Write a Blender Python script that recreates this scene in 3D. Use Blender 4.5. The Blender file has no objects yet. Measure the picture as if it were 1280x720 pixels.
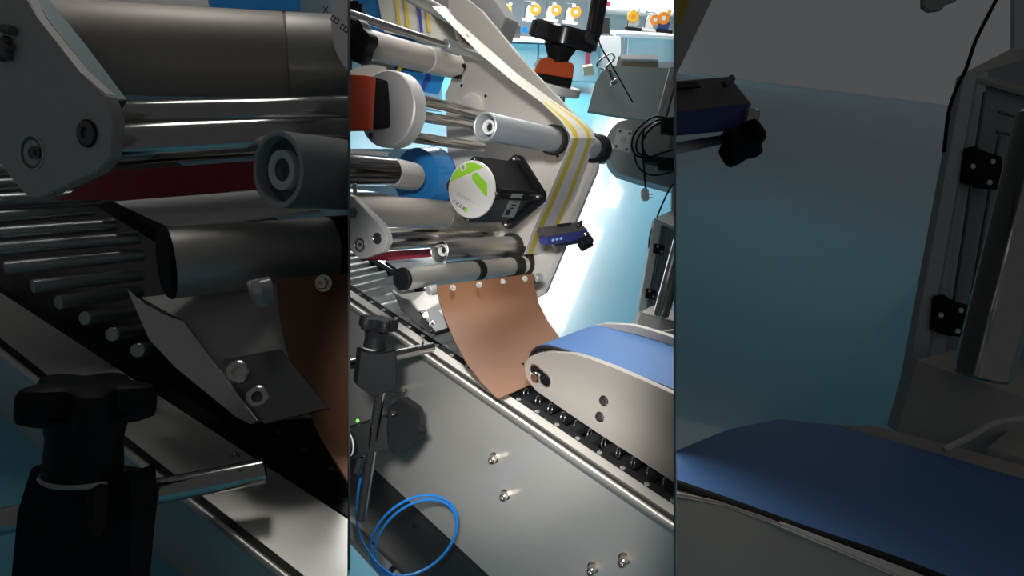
import bpy, bmesh, math, random
from mathutils import Vector as V, Matrix
random.seed(7)
C = bpy.context.scene.collection
# ---------------------------------------------------------------- camera, world, lights
F = 850.0
Xw = V((.6895, -.3573, .6295)).normalized()            # conveyor direction, seen from the lens
Yw = V((.7149, .2000, -.6695)); Yw = (Yw - Xw*Yw.dot(Xw)).normalized()
Zw = Xw.cross(Yw)
R = Matrix((Xw, Yw, Zw))
EYE = V((0, 0, 1.35))
cam = bpy.data.objects.new('camera', bpy.data.cameras.new('camera')); C.objects.link(cam)
cam.matrix_world = Matrix.Translation(EYE) @ R.to_4x4()
cam.data.sensor_width = 36; cam.data.lens = 36*F/1280; cam.data.clip_start = .02; cam.data.clip_end = 200
bpy.context.scene.camera = cam
vs = bpy.context.scene.view_settings
vs.view_transform = 'Standard'; vs.look = 'None'; vs.exposure = 0; vs.gamma = 1; vs.use_curve_mapping = False
w = bpy.data.worlds.new('hall_light'); bpy.context.scene.world = w; w.use_nodes = True
w.node_tree.nodes['Background'].inputs[0].default_value = (.97, .98, 1, 1)
w.node_tree.nodes['Background'].inputs[1].default_value = .052

def P(x, y, d): return R @ V(((x-640)*d/F, -(y-360)*d/F, -d)) + EYE
def on(x, y, ax, v):
    r = P(x, y, 1) - EYE
    return EYE + r*((v-EYE[ax])/r[ax])
def onp(x, y, p0, n):
    r = P(x, y, 1) - EYE
    return EYE + r*((p0-EYE).dot(n)/r.dot(n))
FWD = R @ V((0, 0, -1)); RIGHT = R @ V((1, 0, 0)); UPC = R @ V((0, 1, 0))
A = (R @ V((.544, .0835, -.835))).normalized()         # axis of the labelling rollers
WX, WY, WZ = V((1, 0, 0)), V((0, 1, 0)), V((0, 0, 1))
hf = V((FWD.x, FWD.y, 0)).normalized(); hr = V((hf.y, -hf.x, 0))   # hall axes

def area(name, loc, target, sx, sy, power, col=(1, 1, 1), spread=180):
    l = bpy.data.lights.new(name, 'AREA'); l.shape = 'RECTANGLE'; l.size = sx; l.size_y = sy
    l.energy = power; l.color = col; l.spread = math.radians(spread)
    o = bpy.data.objects.new(name, l); C.objects.link(o); o.location = loc
    z = -(target-loc).normalized(); x = RIGHT - z*RIGHT.dot(z); x.normalize(); y = z.cross(x)
    o.matrix_world = Matrix.Translation(loc) @ Matrix((x, y, z)).transposed().to_4x4()
    return o
area('overhead_fill', P(640, -700, 1.05), P(640, 330, 1.0), .30, .35, 2.4, (1, .98, .95), 75)  # unseen overhead area lights, added to light the middle bay
area('overhead_fill', P(640, -560, 2.0), P(660, 250, 1.5), .6, .8, 3.5, (1, .99, .97), 120)
area('overhead_fill', P(640, -330, 4.6), P(640, 150, 5), 1.6, 2.0, 60, (.95, .98, 1))
area('overhead_fill', P(640, -150, 9.5), P(640, 100, 10), 3.2, 3.0, 330, (1, 1, 1))
def spot(name, loc, target, power, deg, size=.03, col=(1, 1, 1)):
    l = bpy.data.lights.new(name, 'SPOT'); l.energy = power; l.spot_size = math.radians(deg); l.spot_blend = .6
    l.shadow_soft_size = size; l.color = col
    o = bpy.data.objects.new(name, l); C.objects.link(o)
    o.matrix_world = Matrix.Translation(loc) @ (-(target-loc)).to_track_quat('Z', 'Y').to_matrix().to_4x4()
for ty, pw in ((60, 26), (260, 22), (460, 36), (650, 26)):  # invented fill spots beside the eye, coned to the middle bay
    spot('fill_spot', EYE + UPC*.10 - FWD*.1 - RIGHT*(.04 if ty == 460 else 0), P(610 if ty == 460 else 640, ty, 1.0), pw, 29 if ty == 460 else 23)

area('overhead_fill', P(1060, -250, 4.0), P(1060, 200, 4.2), 2.0, 2.0, 6, (1, .98, .95))  # unseen fill added to lift the dim right bay
area('overhead_fill', P(150, -620, 1.7), P(190, 330, 1.8), .5, .5, 2.2, (1, .98, .95), 120)  # unseen fill added to brighten upward faces in the left bay
# ---------------------------------------------------------------- materials
M = {}
def mat(name, col, rough=.5, metal=0., bump=0., scale=60, var=0., emit=None, alpha=None, trans=0., stretch=None, coat=0., obj_dir=None):
    m = bpy.data.materials.new(name); m.use_nodes = True; nt = m.node_tree
    b = nt.nodes['Principled BSDF']
    b.inputs['Base Color'].default_value = (*col, 1); b.inputs['Roughness'].default_value = rough
    b.inputs['Metallic'].default_value = metal; b.inputs['Transmission Weight'].default_value = trans
    b.inputs['Coat Weight'].default_value = coat
    if max(col) < .035: b.inputs['Specular IOR Level'].default_value = .16
    tc = nt.nodes.new('ShaderNodeTexCoord'); mp = nt.nodes.new('ShaderNodeMapping')
    nt.links.new(tc.outputs['Object'], mp.inputs[0])
    if stretch: mp.inputs['Scale'].default_value = stretch
    nz = nt.nodes.new('ShaderNodeTexNoise'); nz.inputs['Scale'].default_value = scale; nz.inputs['Detail'].default_value = 4
    nt.links.new(mp.outputs[0], nz.inputs['Vector'])
    if var:
        mx = nt.nodes.new('ShaderNodeMix'); mx.data_type = 'RGBA'
        mx.inputs['A'].default_value = (*[c*(1-var) for c in col], 1)
        mx.inputs['B'].default_value = (*[min(1, c*(1+var)) for c in col], 1)
        nt.links.new(nz.outputs[0], mx.inputs['Factor']); nt.links.new(mx.outputs['Result'], b.inputs['Base Color'])
        mr = nt.nodes.new('ShaderNodeMapRange'); mr.inputs[3].default_value = max(.03, rough-var*.3); mr.inputs[4].default_value = rough+var*.3
        nt.links.new(nz.outputs[0], mr.inputs[0]); nt.links.new(mr.outputs[0], b.inputs['Roughness'])
    if bump:
        bp = nt.nodes.new('ShaderNodeBump'); bp.inputs['Strength'].default_value = bump; bp.inputs['Distance'].default_value = .002
        nt.links.new(nz.outputs[0], bp.inputs['Height']); nt.links.new(bp.outputs[0], b.inputs['Normal'])
    if emit: b.inputs['Emission Color'].default_value = (*emit[0], 1); b.inputs['Emission Strength'].default_value = emit[1]
    M[name] = m; return m
mat('floor', (.145, .52, .70), .22, 0, 0, 1.2, .10, coat=.3)
mat('white_wall', (.82, .82, .80), .7, var=.03)
mat('panel_wall', (.62, .63, .62), .7, var=.05, scale=4)
mat('bay_baffle', (.20, .20, .20), .8)
mat('steel', (.64, .61, .56), .25, .36, .015, 5, .12, stretch=(1, 1, 1.6))
mat('steel_top', (.70, .68, .63), .36, .85, .02, 8, .10)
mat('chrome', (.50, .49, .475), .14, 1, .02, 30, .08)
mat('aluminium', (.66, .66, .66), .38, 1, .03, 90, .05)
mat('aluminium_soft', (.60, .58, .54), .48, .75, .03, 40, .05)
mat('anodised', (.60, .62, .64), .42, .55, .02, 200, .04)
mat('beige_plate', (.72, .67, .60), .55, .15, .02, 40, .05)
mat('plate_grey', (.60, .585, .56), .5, .25, .03, 30, .06)
mat('arm_plate', (.52, .475, .42), .5, .12, .06, 400, .04)
mat('roller_beige', (.55, .50, .45), .5, .2, .02, 40, .06)
mat('black_plastic', (.011, .012, .013), .5, 0, .05, 300, .1)
mat('black_gloss', (.012, .012, .014), .18, 0, .0, 100, .05, coat=.3)
mat('black_motor', (.02, .021, .023), .33, .2, .03, 250, .08)
mat('dark_rubber', (.03, .028, .027), .6, 0, .05, 200, .1)
mat('dark_steel', (.16, .165, .17), .35, .85, .03, 100, .1)
mat('roller_steel', (.46, .49, .49), .34, .7, .02, 60, .1)
mat('beam', (.075, .075, .078), .38, .6, .04, 6, .35)
mat('red_plastic', (.72, .09, .035), .45, 0, .03, 100, .05)
mat('red_orange', (.75, .13, .04), .45, 0, .03, 100, .05)
mat('brown_sheet', (.235, .108, .055), .5, 0, .03, 25, .06)
mat('blue_belt', (.085, .215, .50), .6, 0, .05, 300, .05)
mat('blue_film', (.03, .28, .72), .25, 0, .05, 12, .18, coat=.3)
mat('pale_film', (.33, .60, .78), .3, 0, .05, 12, .15)
mat('navy', (.03, .05, .40), .4)
mat('ink_blue', (.045, .06, .26), .4, 0, .02, 90, .05)
mat('sensor_grey', (.13, .12, .12), .5, 0, .02, 90, .05)
mat('yellow', (.78, .58, .06), .5, 0, 0, 40, .1)
mat('web', (.82, .77, .76), .55, 0, .02, 60, .03)
mat('cream', (.74, .72, .62), .5, 0, 0, 60, .03)
mat('white_plastic', (.80, .80, .78), .4, 0, 0, 60, .02)
mat('white_sheet', (.86, .85, .84), .45, 0, 0, 60, .02)
mat('sticker', (.76, .73, .70), .5, 0, 0, 60, .02)
mat('green', (.36, .75, .04), .5, 0, 0, 60, .04)
mat('grey_print', (.35, .36, .34), .5)
mat('crimson', (.42, .045, .075), .35, 0, 0, 30, .08)
mat('clear', (.85, .85, .84), .15, 0, 0, 10, 0, trans=.6)
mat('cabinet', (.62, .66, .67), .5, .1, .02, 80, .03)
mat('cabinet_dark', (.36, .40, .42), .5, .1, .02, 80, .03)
mat('greygreen', (.27, .335, .32), .55, .1, .02, 60, .05)
mat('housing', (.43, .43, .42), .55, .15, .03, 60, .05)
mat('block_beige', (.50, .47, .44), .5, .1, .02, 60, .05)
mat('cardboard', (.60, .42, .27), .8, 0, .05, 60, .06)
mat('table_blue', (.40, .52, .55), .5, 0, .02, 10, .05)
mat('table_white', (.80, .77, .75), .5, 0, .02, 10, .03)
mat('hose', (.01, .17, .52), .3, 0, 0, 60, .1)
mat('orange', (.95, .30, .03), .45, 0, 0, 20, .1)
mat('amber', (.95, .50, .04), .45, 0, 0, 20, .1)
mat('machine_blue', (.05, .10, .35), .45)
mat('screw_grey', (.30, .29, .27), .5, .3)
mat('brass', (.78, .73, .66), .25, 1, .02, 60, .1)
mat('window_glow', (1, 1, 1), .5, emit=((1, 1, 1), 8.0))
mat('led', (.1, .8, .1), .5, emit=((.2, 1, .1), 1.0))
mat('dim_glow', (.2, .2, .2), .5, emit=((.97, .98, 1), .068))

# ---------------------------------------------------------------- shape helpers (bmesh in world coordinates)
def frame(ax):
    ax = ax.normalized(); t = UPC if abs(ax.dot(UPC)) < .9 else RIGHT
    u = ax.cross(t).normalized(); return u, u.cross(ax).normalized() * -1 if False else ax.cross(u)
def lathe(p0, ax, prof, n=36, bm=None, caps=True):
    """prof: (distance along the axis, radius) from one end to the other"""
    bm = bm or bmesh.new(); ax = ax.normalized(); u, v = frame(ax); rings = []
    for s, r in prof:
        rings.append([bm.verts.new(p0+ax*s+(u*math.cos(k*2*math.pi/n)+v*math.sin(k*2*math.pi/n))*max(r, 1e-5)) for k in range(n)])
    for a, b in zip(rings, rings[1:]):
        for k in range(n): bm.faces.new((a[k], a[(k+1) % n], b[(k+1) % n], b[k]))
    if caps:
        bm.faces.new(rings[0][::-1]); bm.faces.new(rings[-1])
    return bm
def rod(p0, p1, r, r1=None, n=28, bm=None, bev=.12):
    L = (p1-p0).length; r1 = r if r1 is None else r1; e = min(r*bev, L*.2)
    return lathe(p0, p1-p0, [(0, r-e), (e, r), (L-e, r1), (L, r1-e)], n, bm)
def prism(pts, vec, bevel=0, bm=None):
    own = bm is None; bm = bm or bmesh.new()
    a = [bm.verts.new(p) for p in pts]; b = [bm.verts.new(p+vec) for p in pts]; n = len(pts)
    fs = [bm.faces.new(a[::-1]), bm.faces.new(b)]
    for k in range(n): fs.append(bm.faces.new((a[k], a[(k+1) % n], b[(k+1) % n], b[k])))
    if bevel:
        es = list({e for f in fs for e in f.edges})
        bmesh.ops.bevel(bm, geom=es, offset=bevel, segments=2, affect='EDGES', clamp_overlap=True)
    return bm
def box(c, ax, h, bevel=0, bm=None):
    x, y, z = ax
    q = [c+x*(sx*h[0])+y*(sy*h[1])-z*h[2] for sx, sy in ((-1, -1), (1, -1), (1, 1), (-1, 1))]
    return prism(q, z*(2*h[2]), bevel, bm)
def tube(pts, r, n=12, bm=None, closed=False, smooth=3):
    bm = bm or bmesh.new()
    if smooth and len(pts) > 2:
        out = []; N = len(pts); rng = range(N if closed else N-1)
        for i in rng:
            g = (lambda k: pts[k % N]) if closed else (lambda k: pts[max(0, min(N-1, k))])
            a, b, c, d = g(i-1), g(i), g(i+1), g(i+2)
            for j in range(smooth*2):
                t = j/(smooth*2)
                out.append(.5*((2*b)+(c-a)*t+(2*a-5*b+4*c-d)*t*t+(3*b-a-3*c+d)*t**3))
        if not closed: out.append(pts[-1])
        pts = out
    N = len(pts); rings = []; pu = None
    for i, p in enumerate(pts):
        t = (pts[(i+1) % N]-pts[i-1]) if closed else (pts[min(i+1, N-1)]-pts[max(i-1, 0)])
        t.normalize()
        if pu is None: pu, _ = frame(t)
        pu = (pu-t*pu.dot(t)).normalized(); v = t.cross(pu)
        rings.append([bm.verts.new(p+(pu*math.cos(k*2*math.pi/n)+v*math.sin(k*2*math.pi/n))*r) for k in range(n)])
    for i in range(N if closed else N-1):
        a, b = rings[i], rings[(i+1) % N]
        for k in range(n): bm.faces.new((a[k], a[(k+1) % n], b[(k+1) % n], b[k]))
    if not closed: bm.faces.new(rings[0][::-1]); bm.faces.new(rings[-1])
    return bm
def ring(c, ax, R0, r, n=32, bm=None):
    u, v = frame(ax)
    return tube([c+(u*math.cos(k*2*math.pi/n)+v*math.sin(k*2*math.pi/n))*R0 for k in range(n)], r, 8, bm, True, 0)
def solid(grid, th, nrm=None, bm=None):
    """a thick sheet through rows of points"""
    bm = bm or bmesh.new(); m, n = len(grid), len(grid[0]); top, bot = [], []
    for i in range(m):
        tr, br = [], []
        for j in range(n):
            a = grid[min(i+1, m-1)][j]-grid[max(i-1, 0)][j]; b = grid[i][min(j+1, n-1)]-grid[i][max(j-1, 0)]
            nn = nrm or a.cross(b).normalized()
            tr.append(bm.verts.new(grid[i][j]+nn*th/2)); br.append(bm.verts.new(grid[i][j]-nn*th/2))
        top.append(tr); bot.append(br)
    for i in range(m-1):
        for j in range(n-1):
            bm.faces.new((top[i][j], top[i+1][j], top[i+1][j+1], top[i][j+1])).material_index = 0
            bm.faces.new((bot[i][j], bot[i][j+1], bot[i+1][j+1], bot[i+1][j]))
    for j in range(n-1):
        bm.faces.new((top[0][j], top[0][j+1], bot[0][j+1], bot[0][j])); bm.faces.new((top[-1][j+1], top[-1][j], bot[-1][j], bot[-1][j+1]))
    for i in range(m-1):
        bm.faces.new((top[i+1][0], top[i][0], bot[i][0], bot[i+1][0])); bm.faces.new((top[i][-1], top[i+1][-1], bot[i+1][-1], bot[i][-1]))
    return bm
def polyp(pts, p0, n): return [onp(x, y, p0, n) for x, y in pts]
def plate(pts, p0, n, th, bevel=.0006, bm=None):
    n = n if n.dot(FWD) > 0 else -n
    return prism(polyp(pts, p0, n), n.normalized()*th, bevel, bm)
def flat(pts, d, th, bevel=.0006, bm=None): return plate(pts, P(640, 360, d), FWD, th, bevel, bm)
def quadp(pts, th, bevel=0, bm=None):
    """pts: (x, y, depth) corners; thickness goes away from the eye"""
    q = [P(*p) for p in pts]; n = (q[1]-q[0]).cross(q[2]-q[1]).normalized()
    if n.dot(q[0]-EYE) < 0: n = -n
    return prism(q, n*th, bevel, bm)
def bolt(c, ax, r, h, bm=None):
    """socket-head screw standing proud along ax, with a recessed hexagon"""
    return lathe(c, ax, [(0, r*1.0), (h*.85, r), (h, r*.85), (h, r*.5), (h*.35, r*.48), (h*.35, 0)], 20, bm)
def hexbolt(c, ax, r, h, bm=None):
    bm = lathe(c, ax, [(0, r*1.3), (h*.18, r*1.3), (h*.2, r*1.0)], 20, bm)
    lathe(c+ax.normalized()*h*.2, ax, [(0, r), (h*.5, r), (h*.6, r*.85)], 6, bm)
    return lathe(c+ax.normalized()*h*.55, ax, [(0, r*.6), (h*.45, r*.6), (h*.45, r*.35), (h*.25, 0)], 14, bm)
def knob(c, ax, r, h, lobes=5, bm=None, depth=.16):
    """lobed clamp knob"""
    bm = bm or bmesh.new(); ax = ax.normalized(); u, v = frame(ax); n = 60; rings = []
    for s, k in ((0, .80), (.12, .97), (.3, 1), (.75, 1), (.93, .93), (1, .78)):
        rr = []
        for i in range(n):
            t = i*2*math.pi/n; q = r*k*(1-depth+depth*math.cos(lobes*t))
            rr.append(bm.verts.new(c+ax*(h*s)+(u*math.cos(t)+v*math.sin(t))*q))
        rings.append(rr)
    for a, b in zip(rings, rings[1:]):
        for i in range(n): bm.faces.new((a[i], a[(i+1) % n], b[(i+1) % n], b[i]))
    bm.faces.new(rings[0][::-1]); bm.faces.new(rings[-1])
    return bm

# ---------------------------------------------------------------- objects
nl = R @ V((F, 0, -202.0)); nl.normalize()      # points into the middle bay from its left baffle
nr = R @ V((-F, 0, -202.0)); nr.normalize()
TH = .006
BAY = 'c'
def clip(bm):
    pl = {'c': [(EYE, -nl), (EYE, -nr)], 'l': [(EYE-nl*TH, nl)], 'r': [(EYE-nr*TH, nr)], '': []}[BAY]
    for co, no in pl:
        if not bm.verts: return
        ds = [(v.co-co).dot(no) for v in bm.verts]
        if max(ds) <= 1e-6: continue
        g = bmesh.ops.bisect_plane(bm, geom=bm.verts[:]+bm.edges[:]+bm.faces[:], plane_co=co, plane_no=no, clear_outer=True)
        es = [e for e in g['geom_cut'] if isinstance(e, bmesh.types.BMEdge)]
        if es:
            try: bmesh.ops.holes_fill(bm, edges=es, sides=0)
            except Exception: pass
def obj(name, bm, m, parent=None, label=None, cat=None, group=None, kind=None, smooth=True, fix=True):
    if BAY: clip(bm)
    if fix: bmesh.ops.recalc_face_normals(bm, faces=bm.faces[:])
    me = bpy.data.meshes.new(name)
    if parent is not None:
        base = V(parent['base'])
    elif bm.verts:
        xs = [v.co for v in bm.verts]
        base = V((sum(v.x for v in xs)/len(xs), sum(v.y for v in xs)/len(xs), min(v.z for v in xs)))
    else: base = V((0, 0, 0))
    if not bm.verts: bm.free(); return None
    bmesh.ops.translate(bm, verts=bm.verts[:], vec=-base)
    for f in bm.faces: f.smooth = smooth
    for e in bm.edges:
        if len(e.link_faces) != 2 or e.calc_face_angle(0) > .6: e.smooth = False
    bm.to_mesh(me); bm.free()
    for q in (m if isinstance(m, (list, tuple)) else [m]): me.materials.append(M[q])
    o = bpy.data.objects.new(name, me); C.objects.link(o)
    if parent is not None: o.parent = parent
    else: o.location = base
    o['base'] = base[:]
    tag(o, label, cat, group, kind); return o
def tag(o, label=None, cat=None, group=None, kind=None):
    for k, v in (('label', label), ('category', cat), ('group', group), ('kind', kind)):
        if v: o[k] = v
def thing(name, base, label, cat, group=None):
    o = bpy.data.objects.new(name, None); C.objects.link(o); o.location = base; o['base'] = base[:]
    o.empty_display_size = .02; tag(o, label, cat, group); return o

# ---------------------------------------------------------------- the setting
BAY = ''
def hall(u, v, z): return hr*u + hf*v + V((0, 0, z))
obj('floor', prism([hall(-30, -2, 0), hall(30, -2, 0), hall(30, 19, 0), hall(-30, 19, 0)], V((0, 0, -.1))), 'floor', kind='structure', smooth=False)
obj('wall_back', prism([hall(-30, 19, 0), hall(30, 19, 0), hall(30, 19, 7), hall(-30, 19, 7)], hf*.15), 'white_wall', kind='structure', smooth=False)
def bay_baffle(name, px, n):
    """a thin added light baffle between bays: one face lies in the sight line px, the other TH outside it"""
    d = (P(px, 360, 1)-EYE); u = V((0, 0, 1)).cross(n); u = u if u.dot(FWD) > 0 else -u; u.normalize()
    vv = n.cross(u); vv = vv if vv.z > 0 else -vv
    def at(s, z):                                        # point in the plane at distance s along u, world height z
        return EYE + u*s + vv*((z-EYE.z)/vv.z)
    q = [at(1.3, 0), at(18.8, 0), at(18.8, 6.5), at(1.3, 6.5)]
    obj(name, prism(q, -n*TH*.8), 'bay_baffle', kind='structure', smooth=False)
bay_baffle('baffle_left', 438, nl)  # added baffles keep the middle bay's lamp light off the side bays
bay_baffle('baffle_right', 842, nr)
BAY = 'c'
obj('wall_rear', plate([(400, -120), (752, -120), (752, 75), (400, 75)], hall(0, 15.5, 0), hf, .1), 'panel_wall', kind='structure', smooth=False)
for i, (a, b) in enumerate(((445, 520), (540, 620), (640, 735), (760, 838))):
    win = obj('window_%d' % (i+1), plate([(a, -420), (b, -420), (b, -160), (a, -160)], hall(0, 18.9, 0), hf, .04), 'white_plastic', kind='structure', smooth=False)
    obj('pane', plate([(a+4, -410), (b-4, -410), (b-4, -170), (a+4, -170)], hall(0, 18.86, 0), hf, .03), 'window_glow', win, smooth=False)
BAY = 'r'
win = obj('window_6', plate([(846, -500), (1330, -400), (1330, 154), (844, 90)], hall(0, 18.9, 0), hf, .04), 'white_plastic', kind='structure', smooth=False)  # added glowing sheet, stands in for washed-out floor and its reflection
obj('pane', plate([(844, -480), (1330, -480), (1330, 176), (844, 104)], hall(0, 18.86, 0), hf, .03), 'dim_glow', win, smooth=False)
BAY = 'c'
win = obj('window_5', plate([(753, -130), (842, -130), (842, 22), (753, 18)], hall(0, 18.9, 0), hf, .04), 'white_plastic', kind='structure', smooth=False)
for k in range(3):
    x0 = 755+k*29
    obj('pane', plate([(x0, -125), (x0+27, -125), (x0+27, 10+k*3), (x0, 8+k*3)], hall(0, 18.86, 0), hf, .03), 'window_glow', win, smooth=False)

# ---------------------------------------------------------------- conveyor
rl = P(640, 520, .80); YR, ZR = rl.y, rl.z
YI = on(640, 500, 2, ZR).y + .004
x0 = on(432, 379, 1, YR).x - .15; x1 = on(848, 657, 1, YR).x + .12
ZB = on(530, 645, 1, YR).z
def sweep(prof, xa, xb, bm=None):
    bm = bm or bmesh.new()
    return prism([V((xa, y, z)) for y, z in prof], V((xb-xa, 0, 0)), 0, bm)
cv = thing('conveyor_side_rail', V((-.45, YR, ZB)), 'long brushed stainless steel conveyor side rail running down to the right below the belt arm', 'conveyor')
arc = [(YR+.006-.006*math.cos(t), ZR-.007+.006*math.sin(t)) for t in [k*math.pi/12 for k in range(13)]]
t_ = .003
fpn = obj('front_panel', sweep([(YR+.001, ZR-.007), (YR+.001, ZB), (YR+t_, ZB), (YR+t_, ZR-.007)], x0, x1), 'steel', cv)
lip = bmesh.new(); tube([V((x0, YR+.0045, ZR-.0055)), V((x1, YR+.0045, ZR-.0055))], .0055, 20, lip, smooth=0)
obj('rolled_lip', lip, 'steel_top', cv, 'bright rounded lip along the rail edge')
obj('lip_groove', sweep([(YR+.008, ZR-.006), (YR+.0145, ZR-.006), (YR+.0145, ZR-.003), (YR+.008, ZR-.003)], x0, x1), 'dark_rubber', cv, 'dark groove behind the lip')
obj('top_flange', sweep([(YR+.0145, ZR), (YI, ZR), (YI, ZR-.05), (YI-.003, ZR-.05), (YI-.003, ZR-.003), (YR+.0145, ZR-.003)], x0, x1), 'steel_top', cv)
for (x, y) in ((505, 485), (492, 497), (618, 572), (632, 618), (741, 709), (780, 698)):
    c = on(x, y, 1, YR)
    obj('air_fitting', hexbolt(c+V((0, .002, 0)), V((.35, -1, .25)), .0052, .015), 'brass', fpn)
bd = thing('roller_bed', V((-.7, YI+.1, ZR-.05)), 'black roller bed of the conveyor with close steel rollers behind the steel rail', 'conveyor')
YF = YI + .112
obj('bed_pan', sweep([(YI+.001, ZR-.035), (YF, ZR-.035), (YF, ZR-.045), (YI+.001, ZR-.045)], -1.45, x1), 'dark_rubber', bd)
obj('side_strip', sweep([(YI+.001, ZR-.034), (YI+.001, ZR-.004), (YI+.016, ZR-.004), (YI+.016, ZR-.034)], x0-.4, x1), 'black_plastic', bd)
obj('side_strip', sweep([(YF-.012, ZR-.034), (YF-.012, ZR-.004), (YF, ZR-.004), (YF, ZR-.034)], -1.45, x1), 'black_plastic', bd)
x = -1.42
while x < x1:
    obj('roller', rod(V((x, YI+.017, ZR-.014)), V((x, YF-.013, ZR-.014)), .0095, n=14), 'roller_steel' if x < -.52 else 'black_plastic', bd)
    x += .0262
for k in range(26):
    x = -.93+k*.0325
    if x < x1: obj('screw', bolt(V((x, YI+.008, ZR-.004)), WZ, .0030, .0015), 'screw_grey', bd)
for k in range(17):
    x = -.50+k*.021
    if x < x1: obj('wheel', ring(V((x, YI+.025, ZR-.003)), V((.9, .3, .25)), .0062, .0009, 18), 'dark_steel', bd)
# beam below the rail
bm_ = thing('support_beam', V((-.55, YR+.03, .4)), 'dark grey support beam below the steel rail, with a hose coiled before it', 'beam')
prof = []
yb = YR+.012
for k in range(13):
    t = -math.pi/2 + math.pi*k/12
    prof.append((yb+.055-.055*math.cos(t)*.9, ZB-.11+.13*math.sin(t)))
obj('beam_body', sweep(prof + [(yb+.12, ZB+.02), (yb+.12, ZB-.24)], x0-.1, x1), 'beam', bm_)
obj('hole', lathe(on(519, 657, 1, yb+.008), -WY, [(0, .004), (.003, .004)], 16), 'black_gloss', bm_)
obj('trim_strip', sweep([(YR+.03, ZB-.242), (YR+.03, ZB-.256), (YR+.12, ZB-.256), (YR+.12, ZB-.242)], x0-.1, x1), 'cabinet', bm_, 'pale metal strip along the bottom of the beam')

# blue hose
HD = .90
def path(pts, d): return [P(a, b, d if len(c) == 0 else c[0]) for a, b, *c in pts]
hs = tube(path([(463, 560), (456, 580), (449, 605), (446, 640), (449, 668), (461, 690), (474, 706), (496, 722), (520, 735)], .84), .0017, 10)
obj('air_hose', hs, 'hose', None, 'blue air hose hanging from the black clamp down past the beam', 'hose')
for dx, dy, s, lb in ((0, 0, 1., 'outer loop of thin blue hose coiled before the dark beam'), (7, 4, .93, 'inner loop of thin blue hose coiled before the dark beam')):
    pts = []
    for k in range(24):
        t = k*2*math.pi/24
        pts.append(P(517+dx*.4+54*s*math.cos(t)-8*math.sin(t), 670+dy*.5+50*s*math.sin(t)-10*math.cos(t), .86+.012*math.cos(t)))
    obj('air_hose', tube(pts, .0017, 10, closed=True, smooth=2), 'hose', None, lb, 'hose')
obj('hose_tie', rod(P(486, 716, .85), P(494, 708, .85), .0035), 'black_plastic', None, 'black tie wrapped round the blue hoses', 'tie')

# ---------------------------------------------------------------- clamp stand before the rail (left)
def dirp(x0, y0, d0, x1, y1, d1): return (P(x1, y1, d1)-P(x0, y0, d0)).normalized()
cl = thing('clamp_stand', P(455, 640, .80), 'black cross clamp with lobed knob on steel rods in front of the bright rail', 'clamp')
obj('vertical_rod', rod(P(481, 455, .775), P(451, 650, .80), .0058), 'chrome', cl)
obj('horizontal_rod', rod(P(405, 461, .765), P(541, 434, .86), .0066), 'chrome', cl, 'horizontal steel rod')
obj('rod_tip', rod(P(528, 431, .845), P(529, 427, .84), .0016), 'dark_steel', cl)
cx = dirp(440, 450, .77, 500, 440, .79); cz = dirp(463, 560, .78, 475, 430, .775); cz = (cz-cx*cz.dot(cx)).normalized(); cy = cx.cross(cz)
bl = obj('clamp_block', prism([P(*q) for q in ((446, 432, .772), (464, 440, .755), (490, 432, .772), (490, 480, .776), (462, 490, .760), (441, 476, .776))], -cy*.026*(-1 if cy.dot(FWD) < 0 else -1), .0015), 'black_plastic', cl)
obj('block_slot', flat([(472, 440), (482, 438), (481, 462), (477, 466), (473, 462)], .7565, .004), 'black_gloss', cl)
obj('clamp_rib', rod(P(474, 441, .757), P(473, 455, .757), .0016), 'black_plastic', cl)
kd = dirp(468, 437, .775, 473, 400, .772)
obj('collar', lathe(P(468, 437, .772), kd, [(0, .0136), (.0018, .0138), (.0025, .0130)]), 'clear', cl, 'pale washer below the knob')
obj('knob_neck', lathe(P(468, 435, .772), kd, [(0, .0128), (.012, .0122), (.020, .0135), (.024, .016)]), 'black_plastic', cl)
obj('knob_head', knob(P(471, 413, .772), kd, .0235, .015, 5, depth=.2), 'black_plastic', cl, 'lobed clamp knob')
c2 = thing('rod_clamp', P(470, 570, .79), 'black block clamp gripping the lower vertical rod before the rail', 'clamp')
obj('clamp_arm', prism([P(*q) for q in ((420, 541, .78), (484, 521, .785), (488, 560, .785), (425, 579, .78))], FWD*.028, .002), 'black_plastic', c2)
obj('clamp_body', prism([P(*q) for q in ((484, 509, .775), (502, 500, .79), (524, 515, .81), (527, 548, .81), (507, 567, .80), (494, 570, .785), (484, 558, .775))], FWD*.035, .002), 'black_plastic', c2)
obj('pinch_knob', lathe(P(523, 535, .815), dirp(520, 533, .8, 534, 541, .8), [(0, .006), (.006, .005), (.011, .002)]), 'black_plastic', c2)
obj('set_screw', lathe(P(492, 516, .772), -FWD, [(-.004, .0033), (.0012, .0033), (.0012, .0022), (-.001, .002)]), 'chrome', c2, 'small steel set screw')
obj('hose_ring', ring(P(436, 556, .772), (FWD*.6+RIGHT*.8), .0125, .0008), 'white_plastic', c2, 'thin white ring on the clamp barrel')
obj('barrel', rod(P(420, 560, .772), P(444, 552, .778), .0135), 'black_plastic', c2)
obj('sensor_end', rod(P(451, 571, .79), P(446, 592, .79), .0042), 'chrome', c2, 'steel rod tip below the clamp')
obj('indicator_light', lathe(P(447, 526, .80), -FWD, [(0, .0022), (.001, .0015)], 8), 'led', None, 'tiny green indicator light glowing behind the lower clamp', 'light')

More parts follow.
